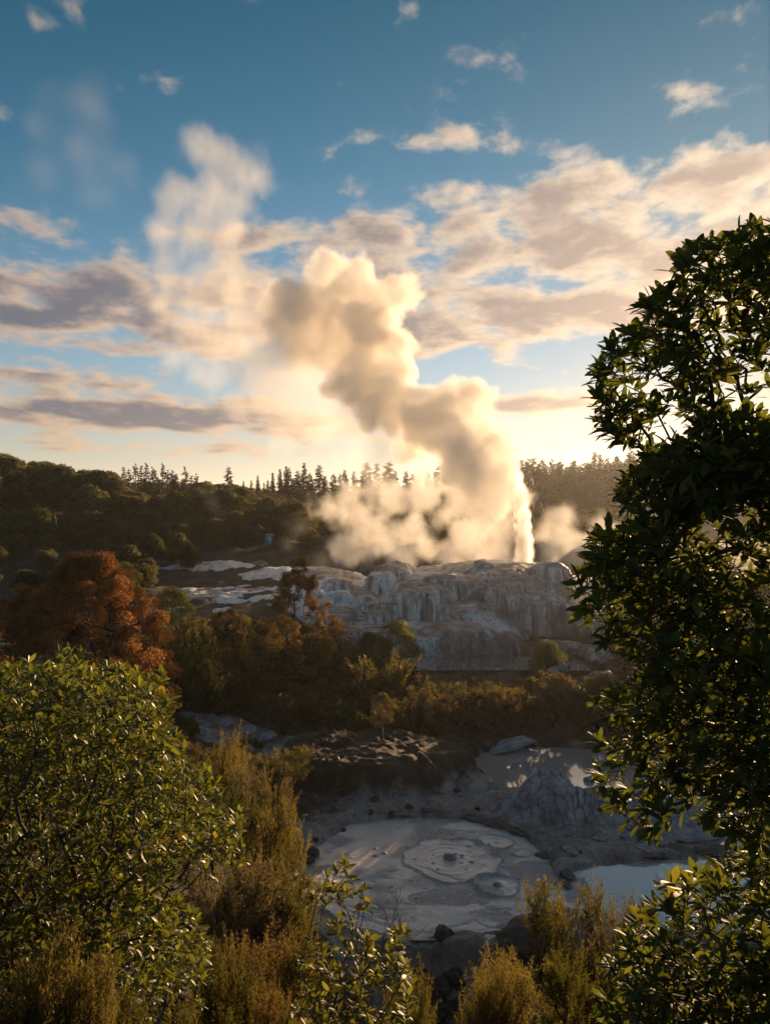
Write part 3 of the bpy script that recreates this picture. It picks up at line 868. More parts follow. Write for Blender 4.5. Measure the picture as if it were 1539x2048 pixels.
# ------------------------------------------------------------------ big-leaved plants close to the lookout
LEAF_MESH = {}
def broadleaf_plant(name, label, cat, crowns, root, leaf_len, leaf_w, mat, r_tip, seed, singles=300, per=(7, 12), up_bias=0.35, key='a', alpha=0.35, stem=None):
    """crowns: (outline, distance range, twigs, gaps); twigs end in rosettes of leaves"""
    rg = np.random.default_rng(seed)
    tips = []
    for poly, depth, n, gap in crowns:
        poly = np.array(poly, float)
        lo, hi = poly.min(0), poly.max(0)
        got = []
        while len(got) < n:
            c = rg.uniform(lo, hi, (3000, 2))
            c = c[in_poly(c[:, 0], c[:, 1], poly)]
            d = rg.uniform(depth[0], depth[1], len(c))
            w = np.stack([(c[:, 0] - CX) / F * d, d, CAMZ - (c[:, 1] - HY) / F * d], -1)
            if gap:
                w = w[fbm(w[:, 0] * 2.8, w[:, 1] * 2.8, w[:, 2] * 2.8, 2, seed) > gap - 0.6]
            got += list(w)
        tips += got[:n]
    tips = np.array(tips)
    if stem is not None:
        tips = np.vstack([np.array(stem, float), tips])
    root = np.array(root, float)
    pts, par, rad, kids = skeleton(root, tips, alpha, r_tip, 0.46)
    o = thing(name, label, cat, tuple(root))
    thick = rad > (0.30 if len(pts) > 600 else 0.0) * rad.max()
    tr = obj('trunk', branch_mesh('trunk', pts - root, par, rad, M_bark, 8, 0.06, thick), o)
    if (~thick[1:]).any():
        obj('branches', branch_mesh('branches', pts - root, par, rad, M_bark, 5, 0.10, ~thick), tr)
    # leaves: a rosette at each twig end, a few along the way
    cen = (pts[1:].mean(0) + root) / 2
    P0, D0, L0 = [], [], []
    for i in range(1, len(pts)):
        tw = unit(pts[i] - pts[par[i]])
        axis = unit(tw * 0.6 + unit(pts[i] - cen) * 0.35 + np.array([0, 0, up_bias]))
        term = kids[i] == 0
        k = rg.integers(*per) if term else rg.integers(2, 5)
        s, a_, n_ = frames(axis[None], np.array([[0.2, 0.3, 0.9]]))
        for j in range(k):
            th = j * 2.4 + rg.uniform(0, 0.6)
            spread = rg.uniform(0.35, 1.25) if term else rg.uniform(0.8, 1.5)
            dr = a_[0] * math.cos(spread) + (s[0] * math.cos(th) + n_[0] * math.sin(th)) * math.sin(spread)
            back = rg.uniform(0.0, 0.45) * leaf_len
            P0.append(pts[i] - axis * back)
            D0.append(dr + np.array([0, 0, -0.08]))
            L0.append(leaf_len * rg.uniform(0.5, 1.2))
    P0, D0, L0 = np.array(P0), np.array(D0), np.array(L0)
    U0 = unit(np.tile([0, 0, 1.0], (len(P0), 1)) + rg.normal(size=(len(P0), 3)) * 0.35)
    r0 = rg.uniform(0, 1, len(P0))
    # the leaves that show largest are objects of their own
    sx = CX + P0[:, 0] / P0[:, 1] * F
    sy = HY - (P0[:, 2] - CAMZ) / P0[:, 1] * F
    seen = (sx > 10) & (sx < 1530) & (sy > 10) & (sy < 2040)
    score = np.where(seen, L0 / P0[:, 1], 0)
    order = np.argsort(-score)
    pick = np.zeros(len(P0), bool)
    pick[order[:singles]] = True
    pick &= seen
    rest = ~pick
    v, t, q, r = leaves(P0[rest] - root, D0[rest], U0[rest], L0[rest], L0[rest] * leaf_w / leaf_len, 'broad', r0[rest])
    tag(obj('foliage', make_mesh('foliage', v, t, q, mat, True, {'rnd': r}), o), kind='stuff')
    ms = LEAF_MESH.get(key)
    if ms is None:
        ms = []
        for k in range(5):
            v, t, q, r = leaves(np.zeros((1, 3)), np.array([[0, 1.0, 0]]), np.array([[0, 0, 1.0]]), np.array([1.0]), np.array([leaf_w / leaf_len * (0.85 + 0.08 * k)]), 'broad', np.array([k / 4.0]))
            ms.append(make_mesh('leaf', v, t, q, mat, True, {'rnd': r}))
        LEAF_MESH[key] = ms
    s, d, n = frames(D0[pick], U0[pick])
    for i, (p, ss, dd, nn, L) in enumerate(zip(P0[pick] - root, s, d, n, L0[pick])):
        lf = bpy.data.objects.new('leaf', ms[i % 5])
        COL.objects.link(lf)
        lf.parent = o
        lf.matrix_local = Matrix(((ss[0] * L, dd[0] * L, nn[0] * L, p[0]), (ss[1] * L, dd[1] * L, nn[1] * L, p[1]), (ss[2] * L, dd[2] * L, nn[2] * L, p[2]), (0, 0, 0, 1)))
    return o

# tall tree at the right, seen against the light
RT_MAIN = [(1800, 380), (1640, 400), (1500, 455), (1470, 475), (1440, 480), (1400, 480), (1360, 495), (1345, 560), (1325, 590), (1285, 615), (1275, 650), (1250, 660), (1205, 690),
           (1190, 740), (1185, 780), (1205, 800), (1230, 790), (1300, 800), (1380, 830), (1400, 880), (1290, 900), (1275, 920), (1290, 990), (1400, 1010), (1480, 1100), (1800, 1100)]
RT_SIDE = [(1195, 790), (1190, 850), (1205, 870), (1250, 880), (1262, 890), (1285, 880), (1300, 850), (1330, 830), (1300, 795)]
RT_MID = [(1800, 880), (1380, 880), (1290, 930), (1250, 960), (1230, 990), (1250, 1010), (1280, 1040), (1250, 1060), (1180, 1075), (1165, 1110), (1150, 1150), (1145, 1185), (1160, 1200), (1150, 1215), (1160, 1240),
          (1190, 1250), (1220, 1290), (1260, 1310), (1330, 1330), (1800, 1330)]
RT_LOW = [(1800, 1300), (1340, 1310), (1270, 1350), (1230, 1390), (1180, 1400), (1145, 1425), (1145, 1450), (1170, 1490), (1190, 1510), (1185, 1560), (1200, 1590), (1215, 1630),
          (1280, 1650), (1320, 1680), (1335, 1680), (1345, 1640), (1400, 1620), (1450, 1660), (1530, 1700), (1800, 1720)]

rz_ = ground_z(4.2, 5.4)
broadleaf_plant('broadleaf_tree', 'tall dark broadleaf tree with glossy leaves against the low sun', 'tree',
    [(RT_MAIN, (3.7, 5.2), 1700, 0.40), (RT_SIDE, (4.0, 4.7), 60, 0), (RT_MID, (3.6, 5.0), 1250, 0.44), (RT_LOW, (3.4, 4.6), 1000, 0.46)],
    (4.2, 5.4, rz_ - 0.2), 0.100, 0.038, M_glossy, 0.0026, 77, 300, (7, 12), 0.25, 'a', 0.30,
    [(4.15, 5.35, rz_ + 0.8), (3.9, 5.2, 11.0), (3.6, 5.0, 11.8), (3.3, 4.9, 12.6), (3.1, 4.8, 13.4), (2.9, 4.8, 13.9), (2.5, 4.5, 11.6), (2.2, 4.4, 12.0), (2.0, 4.4, 13.2)])
LB = [(-260, 1320), (20, 1330), (70, 1320), (110, 1325), (118, 1300), (165, 1293), (170, 1330), (200, 1350), (215, 1325), (260, 1340), (325, 1345), (335, 1380), (345, 1400), (322, 1450), (370, 1480), (380, 1520), (430, 1550), (440, 1580),
      (480, 1620), (500, 1660), (440, 1690), (380, 1720), (330, 1760), (370, 1810), (410, 1850), (420, 1900), (400, 1960), (300, 2010), (-260, 2060)]
zb = ground_z(-3.6, 7.4)
broadleaf_plant('broadleaf_bush', 'big glossy green bush with sunlit yellow green top beside the rust tree', 'bush',
    [(LB, (6.0, 8.6), 3200, 0.44), ([(x, y) for x, y in LB if y < 1560] + [(-260, 1560)], (6.2, 8.2), 500, 0), ([(x, y + 60) for x, y in LB], (7.6, 9.4), 2200, 0), ([(x - 15, y + 25) for x, y in LB], (8.8, 9.8), 2300, 0)], (-3.6, 7.4, zb - 0.2), 0.094, 0.037, M_glossy2, 0.0024, 31, 300, (7, 12), 0.55, 'b', 0.35,
    [(-3.55, 7.4, zb + 0.7), (-3.4, 7.3, zb + 1.5), (-2.9, 7.2, zb + 2.2), (-3.8, 7.2, zb + 2.4)])
RB = [(1800, 1690), (1539, 1700), (1490, 1690), (1440, 1740), (1400, 1735), (1360, 1760), (1310, 1765), (1330, 1800), (1280, 1815), (1270, 1850), (1215, 1890), (1200, 1920), (1230, 1960), (1195, 2000), (1210, 2100), (1800, 2100)]
zb = ground_z(3.2, 4.6)
broadleaf_plant('broadleaf_bush', 'low dark green bush with large leaves growing below the tall tree', 'bush',
    [(RB, (4.2, 5.4), 1150, 0.3)], (3.0, 4.7, zb - 0.2), 0.105, 0.039, M_glossy, 0.0026, 41, 260, (7, 12), 0.35, 'a', 0.35, [(2.9, 4.7, zb + 0.4)])
SP = [(690, 1722), (715, 1745), (735, 1770), (755, 1780), (735, 1815), (715, 1850), (680, 1880), (640, 1850), (620, 1800), (640, 1760), (665, 1750)]
SP2 = [(600, 1890), (640, 1860), (700, 1880), (740, 1870), (780, 1860), (815, 1850), (820, 1900), (825, 1960), (810, 2080), (560, 2080), (590, 1960)]
zb = ground_z(-0.4, 6.3)
broadleaf_plant('leafy_sapling', 'slender young shrub with pale green leaves standing over the mud pool', 'sapling',
    [(SP, (5.9, 6.5), 46, 0), (SP2, (5.7, 6.8), 250, 0.2)], (-0.4, 6.3, zb - 0.1), 0.085, 0.034, M_sap, 0.0022, 51, 220, (5, 9), 0.8, 'c', 0.5, [(-0.42, 6.3, zb + 0.5), (-0.4, 6.3, zb + 0.9), (-0.38, 6.25, zb + 1.5)])

# ------------------------------------------------------------------ tea-tree scrub and other fine-leaved shrubs
def teatree(seed, n_shoot, n_leaf, leaf_len, leaf_w, spread=0.75, feather=0.55, mat=None, bare=0.0):
    """unit-height shrub: upright wavy shoots, each clothed in small narrow leaves. returns (stems mesh, foliage mesh)"""
    rg = np.random.default_rng(seed)
    # lobed crown
    nl = 9
    lob = np.stack([rg.uniform(-.36, .36, nl) * spread, rg.uniform(-.36, .36, nl) * spread, rg.uniform(0.30, 0.72, nl)], -1)
    lr = rg.uniform(0.16, 0.28, nl)
    which = rg.integers(0, nl, n_shoot)
    dirv = unit(rg.normal(size=(n_shoot, 3)) + np.array([0, 0, 0.55]))
    tips = lob[which] + dirv * lr[which][:, None] * rg.uniform(0.35, 1.0, n_shoot)[:, None]
    tips[:, 2] = np.clip(tips[:, 2], 0.08, 1.0)
    pts, par, rad, kids = skeleton(np.zeros(3), np.vstack([lob * 0.75, tips]), 0.45, 0.0022, 0.5)
    stems = branch_mesh('stems', pts, par, rad, M_bark if bare < 0.5 else M_greybark, 4, 0.08)
    # plumes: leaf shoots rising from every twig end
    base = pts[1:]
    pl = unit(unit(base - np.array([0, 0, 0.15])) * 0.6 + np.array([0, 0, 0.8]) + rg.normal(size=base.shape) * 0.30)
    plen = rg.uniform(0.06, 0.16, len(base)) * (feather / 0.55)
    idx = rg.integers(0, len(base), n_leaf)
    t = rg.uniform(-0.35, 1.0, n_leaf)
    p = base[idx] + pl[idx] * (plen[idx] * t)[:, None] + rg.normal(size=(n_leaf, 3)) * 0.010
    d = unit(pl[idx] * 0.9 + unit(rg.normal(size=(n_leaf, 3))) * 0.75)
    L = leaf_len * rg.uniform(0.6, 1.25, n_leaf)
    v, tr, q, r = leaves(p, d, unit(rg.normal(size=(n_leaf, 3))), L, L * leaf_w / leaf_len, 'quad', np.repeat(rg.uniform(0, 1, len(base)), 1)[idx] * 0.6 + rg.uniform(0, 0.4, n_leaf))
    return stems, (v, tr, q, r)

def shrub_proto(seed, mats, **kw):
    stems, (v, t, q, r) = teatree(seed, **kw)
    return stems, [make_mesh('foliage', v, t, q, m, False, {'rnd': r}) for m in mats]

def put_shrub(stems, fol, x, y, h, w, label, group=None, name='teatree_shrub', cat='shrub', rz=None, z=None):
    zz = (ground_z(x, y) if z is None else z) - 0.05
    o = thing(name, label, cat, (x, y, zz), rng.uniform(0, 6.28) if rz is None else rz, group, (w, w, h))
    obj('stems', stems, o)
    obj('foliage', fol, o)
    return o

MIDP = [shrub_proto(300 + i, [M_olive, M_gold, M_rust, M_greyleaf], n_shoot=150, n_leaf=7000, leaf_len=0.055, leaf_w=0.018, spread=1.0, feather=0.5 + 0.12 * i) for i in range(5)]
SKY_X = [0, 340, 420, 560, 620, 700, 760, 830, 850, 1050, 1075, 1200, 1300, 1539, 1800]
SKY_Y = [1345, 1250, 1225, 1225, 1225, 1262, 1290, 1325, 1352, 1352, 1335, 1340, 1335, 1330, 1300]
rs = np.random.default_rng(9)
placed = []
KIND = ['dark olive', 'golden', 'rust brown', 'grey twiggy']
def zone(x, y):
    if y < 40.5 and x < -3: return 'left of the bare mound'
    if x > 3 and y < 46: return 'on the far bank of the milky back pond'
    if x > -1 and y >= 46: return 'in front of the hot pool and terrace'
    if x > -5 and y < 46: return 'on the rise behind the bare mound'
    if x < -12: return 'below the rust tree'
    if y < 48: return 'around the pale stony stream'
    return 'around the foot of the amber trees'
tries = 0
while len(placed) < 350 and tries < 16000:
    tries += 1
    y = rs.uniform(31, 63)
    x = rs.uniform(-26, 24)
    px = CX + x / y * F
    if px < -60 or px > 1600 or (y < 39 and (x > -4.4 or px < 250)):
        continue
    if ell(x, y, -0.2, 37.2, 5.6, 4.0, 2.6) > 0 or ell(x, y, 8.4, 38.6, 5.2, 3.9) > 0 or ell(x, y, 15.2, 34, 4.6, 8.0) > 0 or ell(x, y, -7.0, 39.8, 3.6, 1.6) > 0:
        continue
    if y > 56.5 and -3.5 < x < 23:
        continue
    zg = ground_z(x, y)
    lim = CAMZ - (np.interp(px, SKY_X, SKY_Y) + rs.uniform(0, 30) - HY) / F * y
    hmax = lim - zg
    if hmax < 0.5:
        continue
    h = min(rs.uniform(0.9, 3.4) if not (y < 38.5 and x > -10) else rs.uniform(0.6, 1.0), hmax)
    if any((x - a) ** 2 + (y - b) ** 2 < (0.50 * (h + c)) ** 2 * 0.34 for a, b, c in placed):
        continue
    placed.append((x, y, h))
    k = rs.choice(4, p=[0.44, 0.18, 0.26, 0.12])
    stems, fols = MIDP[rs.integers(5)]
    put_shrub(stems, fols[k], x, y, h, h * rs.uniform(1.0, 1.5), f'{KIND[k]} tea tree shrub {zone(x, y)}', f'{KIND[k]} scrub {zone(x, y)}')
# ------------------------------------------------------------------ trees of the middle distance
def crown_leaves(rg, lobes, lr, n, L, W, kind, upb=0.5, shell=0.55):
    vol = lr ** 2
    idx = rg.choice(len(lobes), n, p=vol / vol.sum())
    dv = unit(rg.normal(size=(n, 3)) + np.array([0, 0, upb * 0.6]))
    rr = rg.uniform(shell, 1.0, n) ** 0.7
    p = lobes[idx] + dv * (lr[idx] * rr)[:, None] * np.array([1, 1, 0.8])
    d = unit(dv * 0.5 + unit(rg.normal(size=(n, 3))))
    up = unit(dv + rg.normal(size=(n, 3)) * 0.5)
    Ls = L * rg.uniform(0.6, 1.3, n)
    tone = rg.uniform(0, 1, len(lobes))[idx] * 0.55 + rg.uniform(0, 0.45, n)
    return leaves(p, d, up, Ls, Ls * W / L, kind, tone)

def lobed_tree(seed, height, rx, rz0, rz1, nl, lr, n_leaf, L, W, kind='quad', trunk_r=0.12, top_narrow=0.5, mat=None, bark=None, airy=0.0, shell=0.55):
    """rounded or pointed crown made of leafy lobes on limbs. returns (trunk mesh, crown mesh)"""
    rg = np.random.default_rng(seed)
    t = rg.uniform(0, 1, nl) ** 0.8
    zz = rz0 + (rz1 - rz0) * t
    prof = np.interp(t, [0, 0.18, 0.45, 0.75, 1.0], [0.62, 0.95, 1.0, 0.5 + 0.25 * (1 - top_narrow) + 0.1, 0.12 + 0.3 * (1 - top_narrow)]) * rx
    a = rg.uniform(0, 2 * math.pi, nl)
    r = prof * np.sqrt(rg.uniform(0.15 + airy * 0.4, 1.0, nl))
    lob = np.stack([np.cos(a) * r, np.sin(a) * r, zz], -1)
    lrs = lr * rg.uniform(0.6, 1.3, nl)
    mid = lob * np.array([0.45, 0.45, 0.85])
    stem = np.stack([rg.normal(size=7) * 0.04 * rx, rg.normal(size=7) * 0.04 * rx, np.linspace(0.1, 0.92, 7) * height], -1)
    pts, par, rad, kids = skeleton(np.zeros(3), np.vstack([stem, mid, lob]), 0.25, trunk_r * 0.10, 0.50)
    rad = np.minimum(rad, trunk_r * np.interp(pts[:, 2], [0, height], [1.0, 0.15]))
    tm = branch_mesh('trunk', pts, par, rad, bark or M_bark, 5, 0.06)
    v, tr, q, rnd = crown_leaves(rg, lob, lrs, n_leaf, L, W, kind, shell=shell)
    return tm, make_mesh('crown', v, tr, q, mat, kind == 'oval', {'rnd': rnd})

def put_tree(tm, cm, x, y, z, label, cat='tree', name='tree', group=None, scale=1.0, rz=None):
    o = thing(name, label, cat, (x, y, z), rng.uniform(0, 6.28) if rz is None else rz, group, scale)
    obj('trunk', tm, o)
    obj('crown', cm, o)
    return o

# rust tree at the left
q = P(178, 1330, 36)
zt = P(178, 1083, 36)[2]
zg = ground_z(q[0], q[1])
H = zt - zg
tm, cm = lobed_tree(401, H, 4.3, H * 0.06, H * 0.93, 340, 0.42, 110000, 0.10, 0.055, 'oval', 0.17, 0.75, M_autumn, airy=0.1, shell=0.2)
put_tree(tm, cm, q[0], q[1], zg - 0.1, 'broad rust orange conifer like tree glowing above the green bush', name='autumn_tree', rz=0.3)
q = P(60, 1330, 38)
zg = ground_z(q[0], q[1])
H = P(60, 1150, 38)[2] - zg
tm, cm = lobed_tree(402, H, 3.0, H * 0.08, H * 0.92, 80, 0.45, 30000, 0.105, 0.06, 'oval', 0.13, 0.8, M_autumn, airy=0.35, shell=0.2)
put_tree(tm, cm, q[0], q[1], zg - 0.1, 'lower dull rust tree half hidden behind the broad rust tree', name='autumn_tree', rz=1.3)
# slender amber tree in front of the white sinter
q = P(598, 1300, 50)
zg = ground_z(q[0], q[1])
H = P(585, 1105, 50)[2] - zg
tm, cm = lobed_tree(403, H, 2.5, H * 0.02, H * 0.97, 150, 0.30, 30000, 0.10, 0.06, 'oval', 0.10, 1.0, M_amber, airy=0.3, shell=0.1)
put_tree(tm, cm, q[0], q[1], zg - 0.1, 'slender amber leaved tree with open crown in front of the white sinter', name='amber_tree', rz=0.9)
for (px, py, d, w, lab, mt, sd) in [(670, 1235, 52, 1.3, 'small amber tree leaning beside the slender amber tree', M_amber, 404), (735, 1262, 53, 0.9, 'narrow rust brown tree next to the round green bush', M_rust, 405),
                                    (455, 1215, 54, 1.6, 'low dull brown tree in the scrub beside the sinter sheet', M_rust, 409)]:
    q = P(px, py, d)
    zg = ground_z(q[0], q[1])
    H = q[2] - zg
    tm, cm = lobed_tree(sd, H, w, H * 0.12, H * 0.95, 40, 0.34, 9000, 0.11, 0.06, 'oval', 0.08, 0.7, mt, airy=0.3, shell=0.15)
    put_tree(tm, cm, q[0], q[1], zg - 0.1, lab, name='amber_tree')
for (px, py, d, w, lab, sd) in [(790, 1243, 54, 1.75, 'dense round green bush standing before the terrace foot', 406), (1090, 1285, 57, 1.1, 'flat topped green bush at the edge of the hot pool', 407), (345, 1175, 58, 1.8, 'dark green bush right of the rust tree', 408)]:
    q = P(px, py, d)
    zg = ground_z(q[0], q[1])
    H = max(q[2] - zg, 0.9)
    tm, cm = lobed_tree(sd, H, w, H * 0.12, H * 0.92, 34, 0.50, 12000, 0.12, 0.05, 'quad', 0.08, 0.3, M_green, shell=0.35)
    put_tree(tm, cm, q[0], q[1], zg - 0.1, lab, 'bush', 'green_bush')
# pale thin tree on the mound behind the mud pool
q = P(765, 1532, 37.5)
zg = ground_z(q[0], q[1])
tm, cm = lobed_tree(410, 2.5, 0.55, 1.0, 2.4, 26, 0.20, 4200, 0.07, 0.022, 'quad', 0.045, 0.6, M_greyleaf, M_greybark, 0.3, 0.1)
put_tree(tm, cm, q[0], q[1], zg - 0.05, 'thin pale stemmed tree standing alone on the mound behind the mud pool', name='thin_tree')

# ------------------------------------------------------------------ native bush on the left hill
BUSH = [lobed_tree(420 + i, 8.0, 3.3, 2.4, 7.4, 34 + 5 * i, 1.15, 9500, 0.34, 0.20, 'quad', 0.22, 0.25 + 0.12 * i, M_bush, shell=0.6) for i in range(4)]
rt = np.random.default_rng(15)
TOP_X = [-120, 20, 60, 140, 150, 215, 240, 330, 410, 500, 540, 600, 700, 1000, 1100, 1400]
TOP_Y = [900, 905, 905, 925, 940, 935, 975, 990, 960, 975, 985, 1000, 1010, 1020, 1020, 1010]
spots = []
tries = 0
while len(spots) < 260 and tries < 12000:
    tries += 1
    y = 66 + 114 * rt.uniform(0, 1) ** 1.25
    px = rt.uniform(-90, 1270)
    if px > 540 and (y < 101 or (px > 700 and y < 106)):
        continue
    x = (px - CX) / F * y
    zg = ground_z(x, y)
    lim = CAMZ - (np.interp(px, TOP_X, TOP_Y) + rt.uniform(0, 14) - HY) / F * y
    if y < 80:
        if px > 300:
            continue
        lim = min(lim, CAMZ - (1130 + rt.uniform(-15, 30) - HY) / F * y)
    elif y < 88:
        if px > 400:
            continue
        lim = min(lim, CAMZ - (1100 + rt.uniform(-15, 30) - HY) / F * y)
    elif y < 100:
        lim = min(lim, CAMZ - (1080 + rt.uniform(-20, 40) - HY) / F * y)
    elif y < 115:
        lim = min(lim, CAMZ - (1035 + rt.uniform(-25, 25) - HY) / F * y)
    h = min(rt.uniform(6.5, 11), lim - zg)
    if h < 2.2:
        continue
    if any((x - a) ** 2 + (y - b) ** 2 < (0.26 * (h + c)) ** 2 for a, b, c in spots):
        continue
    spots.append((x, y, h))
    tm, cm = BUSH[rt.integers(4)]
    if px > 1035:
        lab, grp = 'dark rounded bush tree below the pine plantation right of the jet', 'bush trees right of the jet'
    elif px > 680:
        lab, grp = 'dark rounded bush tree on the slope veiled by the geyser steam', 'bush trees behind the steam'
    elif px > 560:
        lab, grp = 'dark rounded bush tree between the forested hill and the steam', 'bush trees beside the steam'
    elif y < 112:
        lab, grp = 'dark rounded bush tree at the foot of the forested hill', 'bush trees at the hill foot'
    elif y < 140:
        lab, grp = 'dark rounded bush tree halfway up the forested hill', 'bush trees on the hillside'
    else:
        lab, grp = 'rounded bush tree with sunlit crown near the top of the forested hill', 'bush trees along the hilltop'
    put_tree(tm, cm, x, y, zg - 0.2, lab, name='bush_tree', group=grp, scale=(h / 8 * rt.uniform(0.9, 1.25), h / 8 * rt.uniform(0.9, 1.25), h / 8))

# ------------------------------------------------------------------ conifers
def conifer(seed, n_whorl, n_leaf, base=0.12, width=0.17, sparse=0.0, mat=None, droop=0.25):
    """unit height spruce-like tree: whorls of branches hung with needles"""
    rg = np.random.default_rng(seed)
    A, B = [], []
    for i in range(n_whorl):
        t = i / (n_whorl - 1)
        z = base + (0.985 - base) * t
        L = width * (1 - t) ** 0.85 * rg.uniform(0.7, 1.1) + 0.012
        for k in range(rg.integers(4, 7)):
            if rg.uniform() < sparse:
                continue
            a = rg.uniform(0, 6.28)
            l = L * rg.uniform(0.6, 1.15)
            A.append((0, 0, z))
            B.append((math.cos(a) * l, math.sin(a) * l, z - l * droop + 0.25 * l * t))
    A, B = np.array(A), np.array(B)
    v, q = tubes(A, B, np.full(len(A), 0.0028), np.full(len(A), 0.001), 3)
    st = np.stack([np.zeros(9), np.zeros(9), np.linspace(0, 0.99, 9)], -1)
    v2, q2 = tubes(st[:-1], st[1:], np.linspace(0.016, 0.003, 8), np.linspace(0.014, 0.002, 8), 6)
    tm = make_mesh('trunk', np.vstack([v2, v]), quads=np.vstack([q2, q + len(v2)]), mat=M_bark, shade=True)
    ln = np.linalg.norm(B - A, axis=1)
    idx = rg.choice(len(A), n_leaf, p=ln / ln.sum())
    t = rg.uniform(0.08, 1.05, n_leaf)
    p = A[idx] + (B - A)[idx] * t[:, None] + rg.normal(size=(n_leaf, 3)) * np.array([0.006, 0.006, 0.006])
    d = unit(unit((B - A)[idx]) + rg.normal(size=(n_leaf, 3)) * 0.6 + np.array([0, 0, -0.15]))
    Ls = rg.uniform(0.016, 0.036, n_leaf)
    vv, tt, qq, rr = leaves(p, d, unit(rg.normal(size=(n_leaf, 3)) * 0.5 + np.array([0, 0, 1.0])), Ls, Ls * 0.5, 'quad', rg.uniform(0, 0.5, len(A))[idx] + rg.uniform(0, 0.5, n_leaf))
    return tm, make_mesh('crown', vv, tt, qq, mat or M_pine, False, {'rnd': rr})
PINE = [conifer(500 + i, 30, 6500, 0.06, 0.15 + 0.02 * i, 0.04 * i) for i in range(4)]
GUM = [conifer(520 + i, 17, 1500, 0.34, 0.10 + 0.015 * i, 0.35, M_pine, -0.25) for i in range(3)]
YOUNG = [conifer(530, 22, 3000, 0.03, 0.20, 0.0, M_pinegold)]

def put_conifer(pr, px, top, d, h, label, group=None, name='conifer', wide=1.0):
    q = P(px, top, d)
    zg = ground_z(q[0], d)
    h = h or (q[2] - zg)
    o = thing(name, label, 'conifer', (q[0], d, q[2] - h), rt.uniform(0, 6.28), group, (h * wide, h * wide, h))
    obj('trunk', pr[0], o)
    obj('crown', pr[1], o)
# right-hand plantation: edge row and rows behind
for row, (d0, n, t0) in enumerate([(205, 34, 985), (222, 38, 955), (240, 46, 932), (262, 64, 922)]):
    for i in range(n):
        px = 1030 + (1620 - 1030) * (i + rt.uniform(-.4, .4)) / n
        top = t0 + rt.uniform(-12, 12) - 6 * math.sin(px / 90.0) - 8 * smooth((px - 1100) / 200)
        put_conifer(PINE[rt.integers(4)], px, top, d0 + rt.uniform(-7, 7), None,
                    ['dark pine in the front row of the plantation right of the geyser', 'dark pine in the middle rows of the plantation right of the geyser', 'dark pine in the middle rows of the plantation right of the geyser', 'pine with pointed top on the skyline of the plantation right of the geyser'][row],
                    ['front row pines right of geyser', 'inner pines right of geyser', 'inner pines right of geyser', 'skyline pines right of geyser'][row], wide=rt.uniform(1.2, 1.8))
# ridge behind the steam
for row, (d0, n, t0) in enumerate([(165, 20, 1000), (180, 26, 970), (200, 36, 940)]):
    for i in range(n):
        px = 520 + (1040 - 520) * (i + rt.uniform(-.4, .4)) / n
        top = t0 + rt.uniform(-16, 14) + 26 * smooth((600 - px) / 90)
        put_conifer(PINE[rt.integers(4)], px, top, d0 + rt.uniform(-6, 6), None,
                    'dark pine with pointed top on the ridge behind the geyser steam' if row == 2 else 'dark pine on the slope behind the geyser steam', 'skyline pines behind steam' if row == 2 else 'slope pines behind steam', wide=rt.uniform(1.1, 1.8))
put_conifer(PINE[1], 457, 935, 172, 11.5, 'lone pointed pine standing clear on the skyline of the hill', wide=1.35)
for px, top, d in [(545, 945, 175), (560, 938, 178), (578, 935, 180), (487, 962, 170), (503, 960, 172), (528, 965, 168), (470, 968, 175), (515, 968, 168)]:
    put_conifer(PINE[rt.integers(4)], px, top, d, None, 'pine on the hill skyline between the lone pine and the steam', 'pines beside the steam')
for i, (px, top) in enumerate([(247, 935), (258, 940), (272, 928), (283, 932), (292, 927), (305, 934), (312, 942), (325, 928), (336, 940), (371, 934), (384, 952), (392, 948)]):
    put_conifer(GUM[i % 3], px, top, 168 + rt.uniform(-6, 6), 12.5, 'tall thin tree with tufted top and bare trunk on the hill skyline', 'tufted skyline trees', 'tufted_tree', 1.15)
for px, top in [(345, 940), (352, 948), (300, 955), (318, 958), (366, 958), (345, 962)]:
    put_conifer(PINE[rt.integers(4)], px, top, 164, 9.0, 'bushy olive conifer among the tufted trees on the hill', 'olive conifers on the hill', wide=1.3)
for i, (px, top) in enumerate([(236, 962), (265, 968), (520, 995), (530, 1010)]):
    put_conifer(YOUNG[0], px, top, 150, 7.0, 'pale bronze pointed tree on the sunlit hill edge', 'bronze pointed trees', wide=0.7)

# trees added on the right bank, hidden behind the near tree, to shade the mud pool
rq = np.random.default_rng(71)
for i in range(16):
    x, y = rq.uniform(14.5, 27), rq.uniform(45, 61)
    if x / y * F + CX < 1275:
        x = (1300 - CX) / F * y + rq.uniform(0, 3)
    tm, cm = BUSH[rq.integers(4)]
    s_ = rq.uniform(0.5, 0.85)
    put_tree(tm, cm, x, y, ground_z(x, y) - 0.2, 'bush tree added on the right bank to shade the mud pool', name='bush_tree', group='added shade trees on the right bank', scale=(s_, s_, s_))
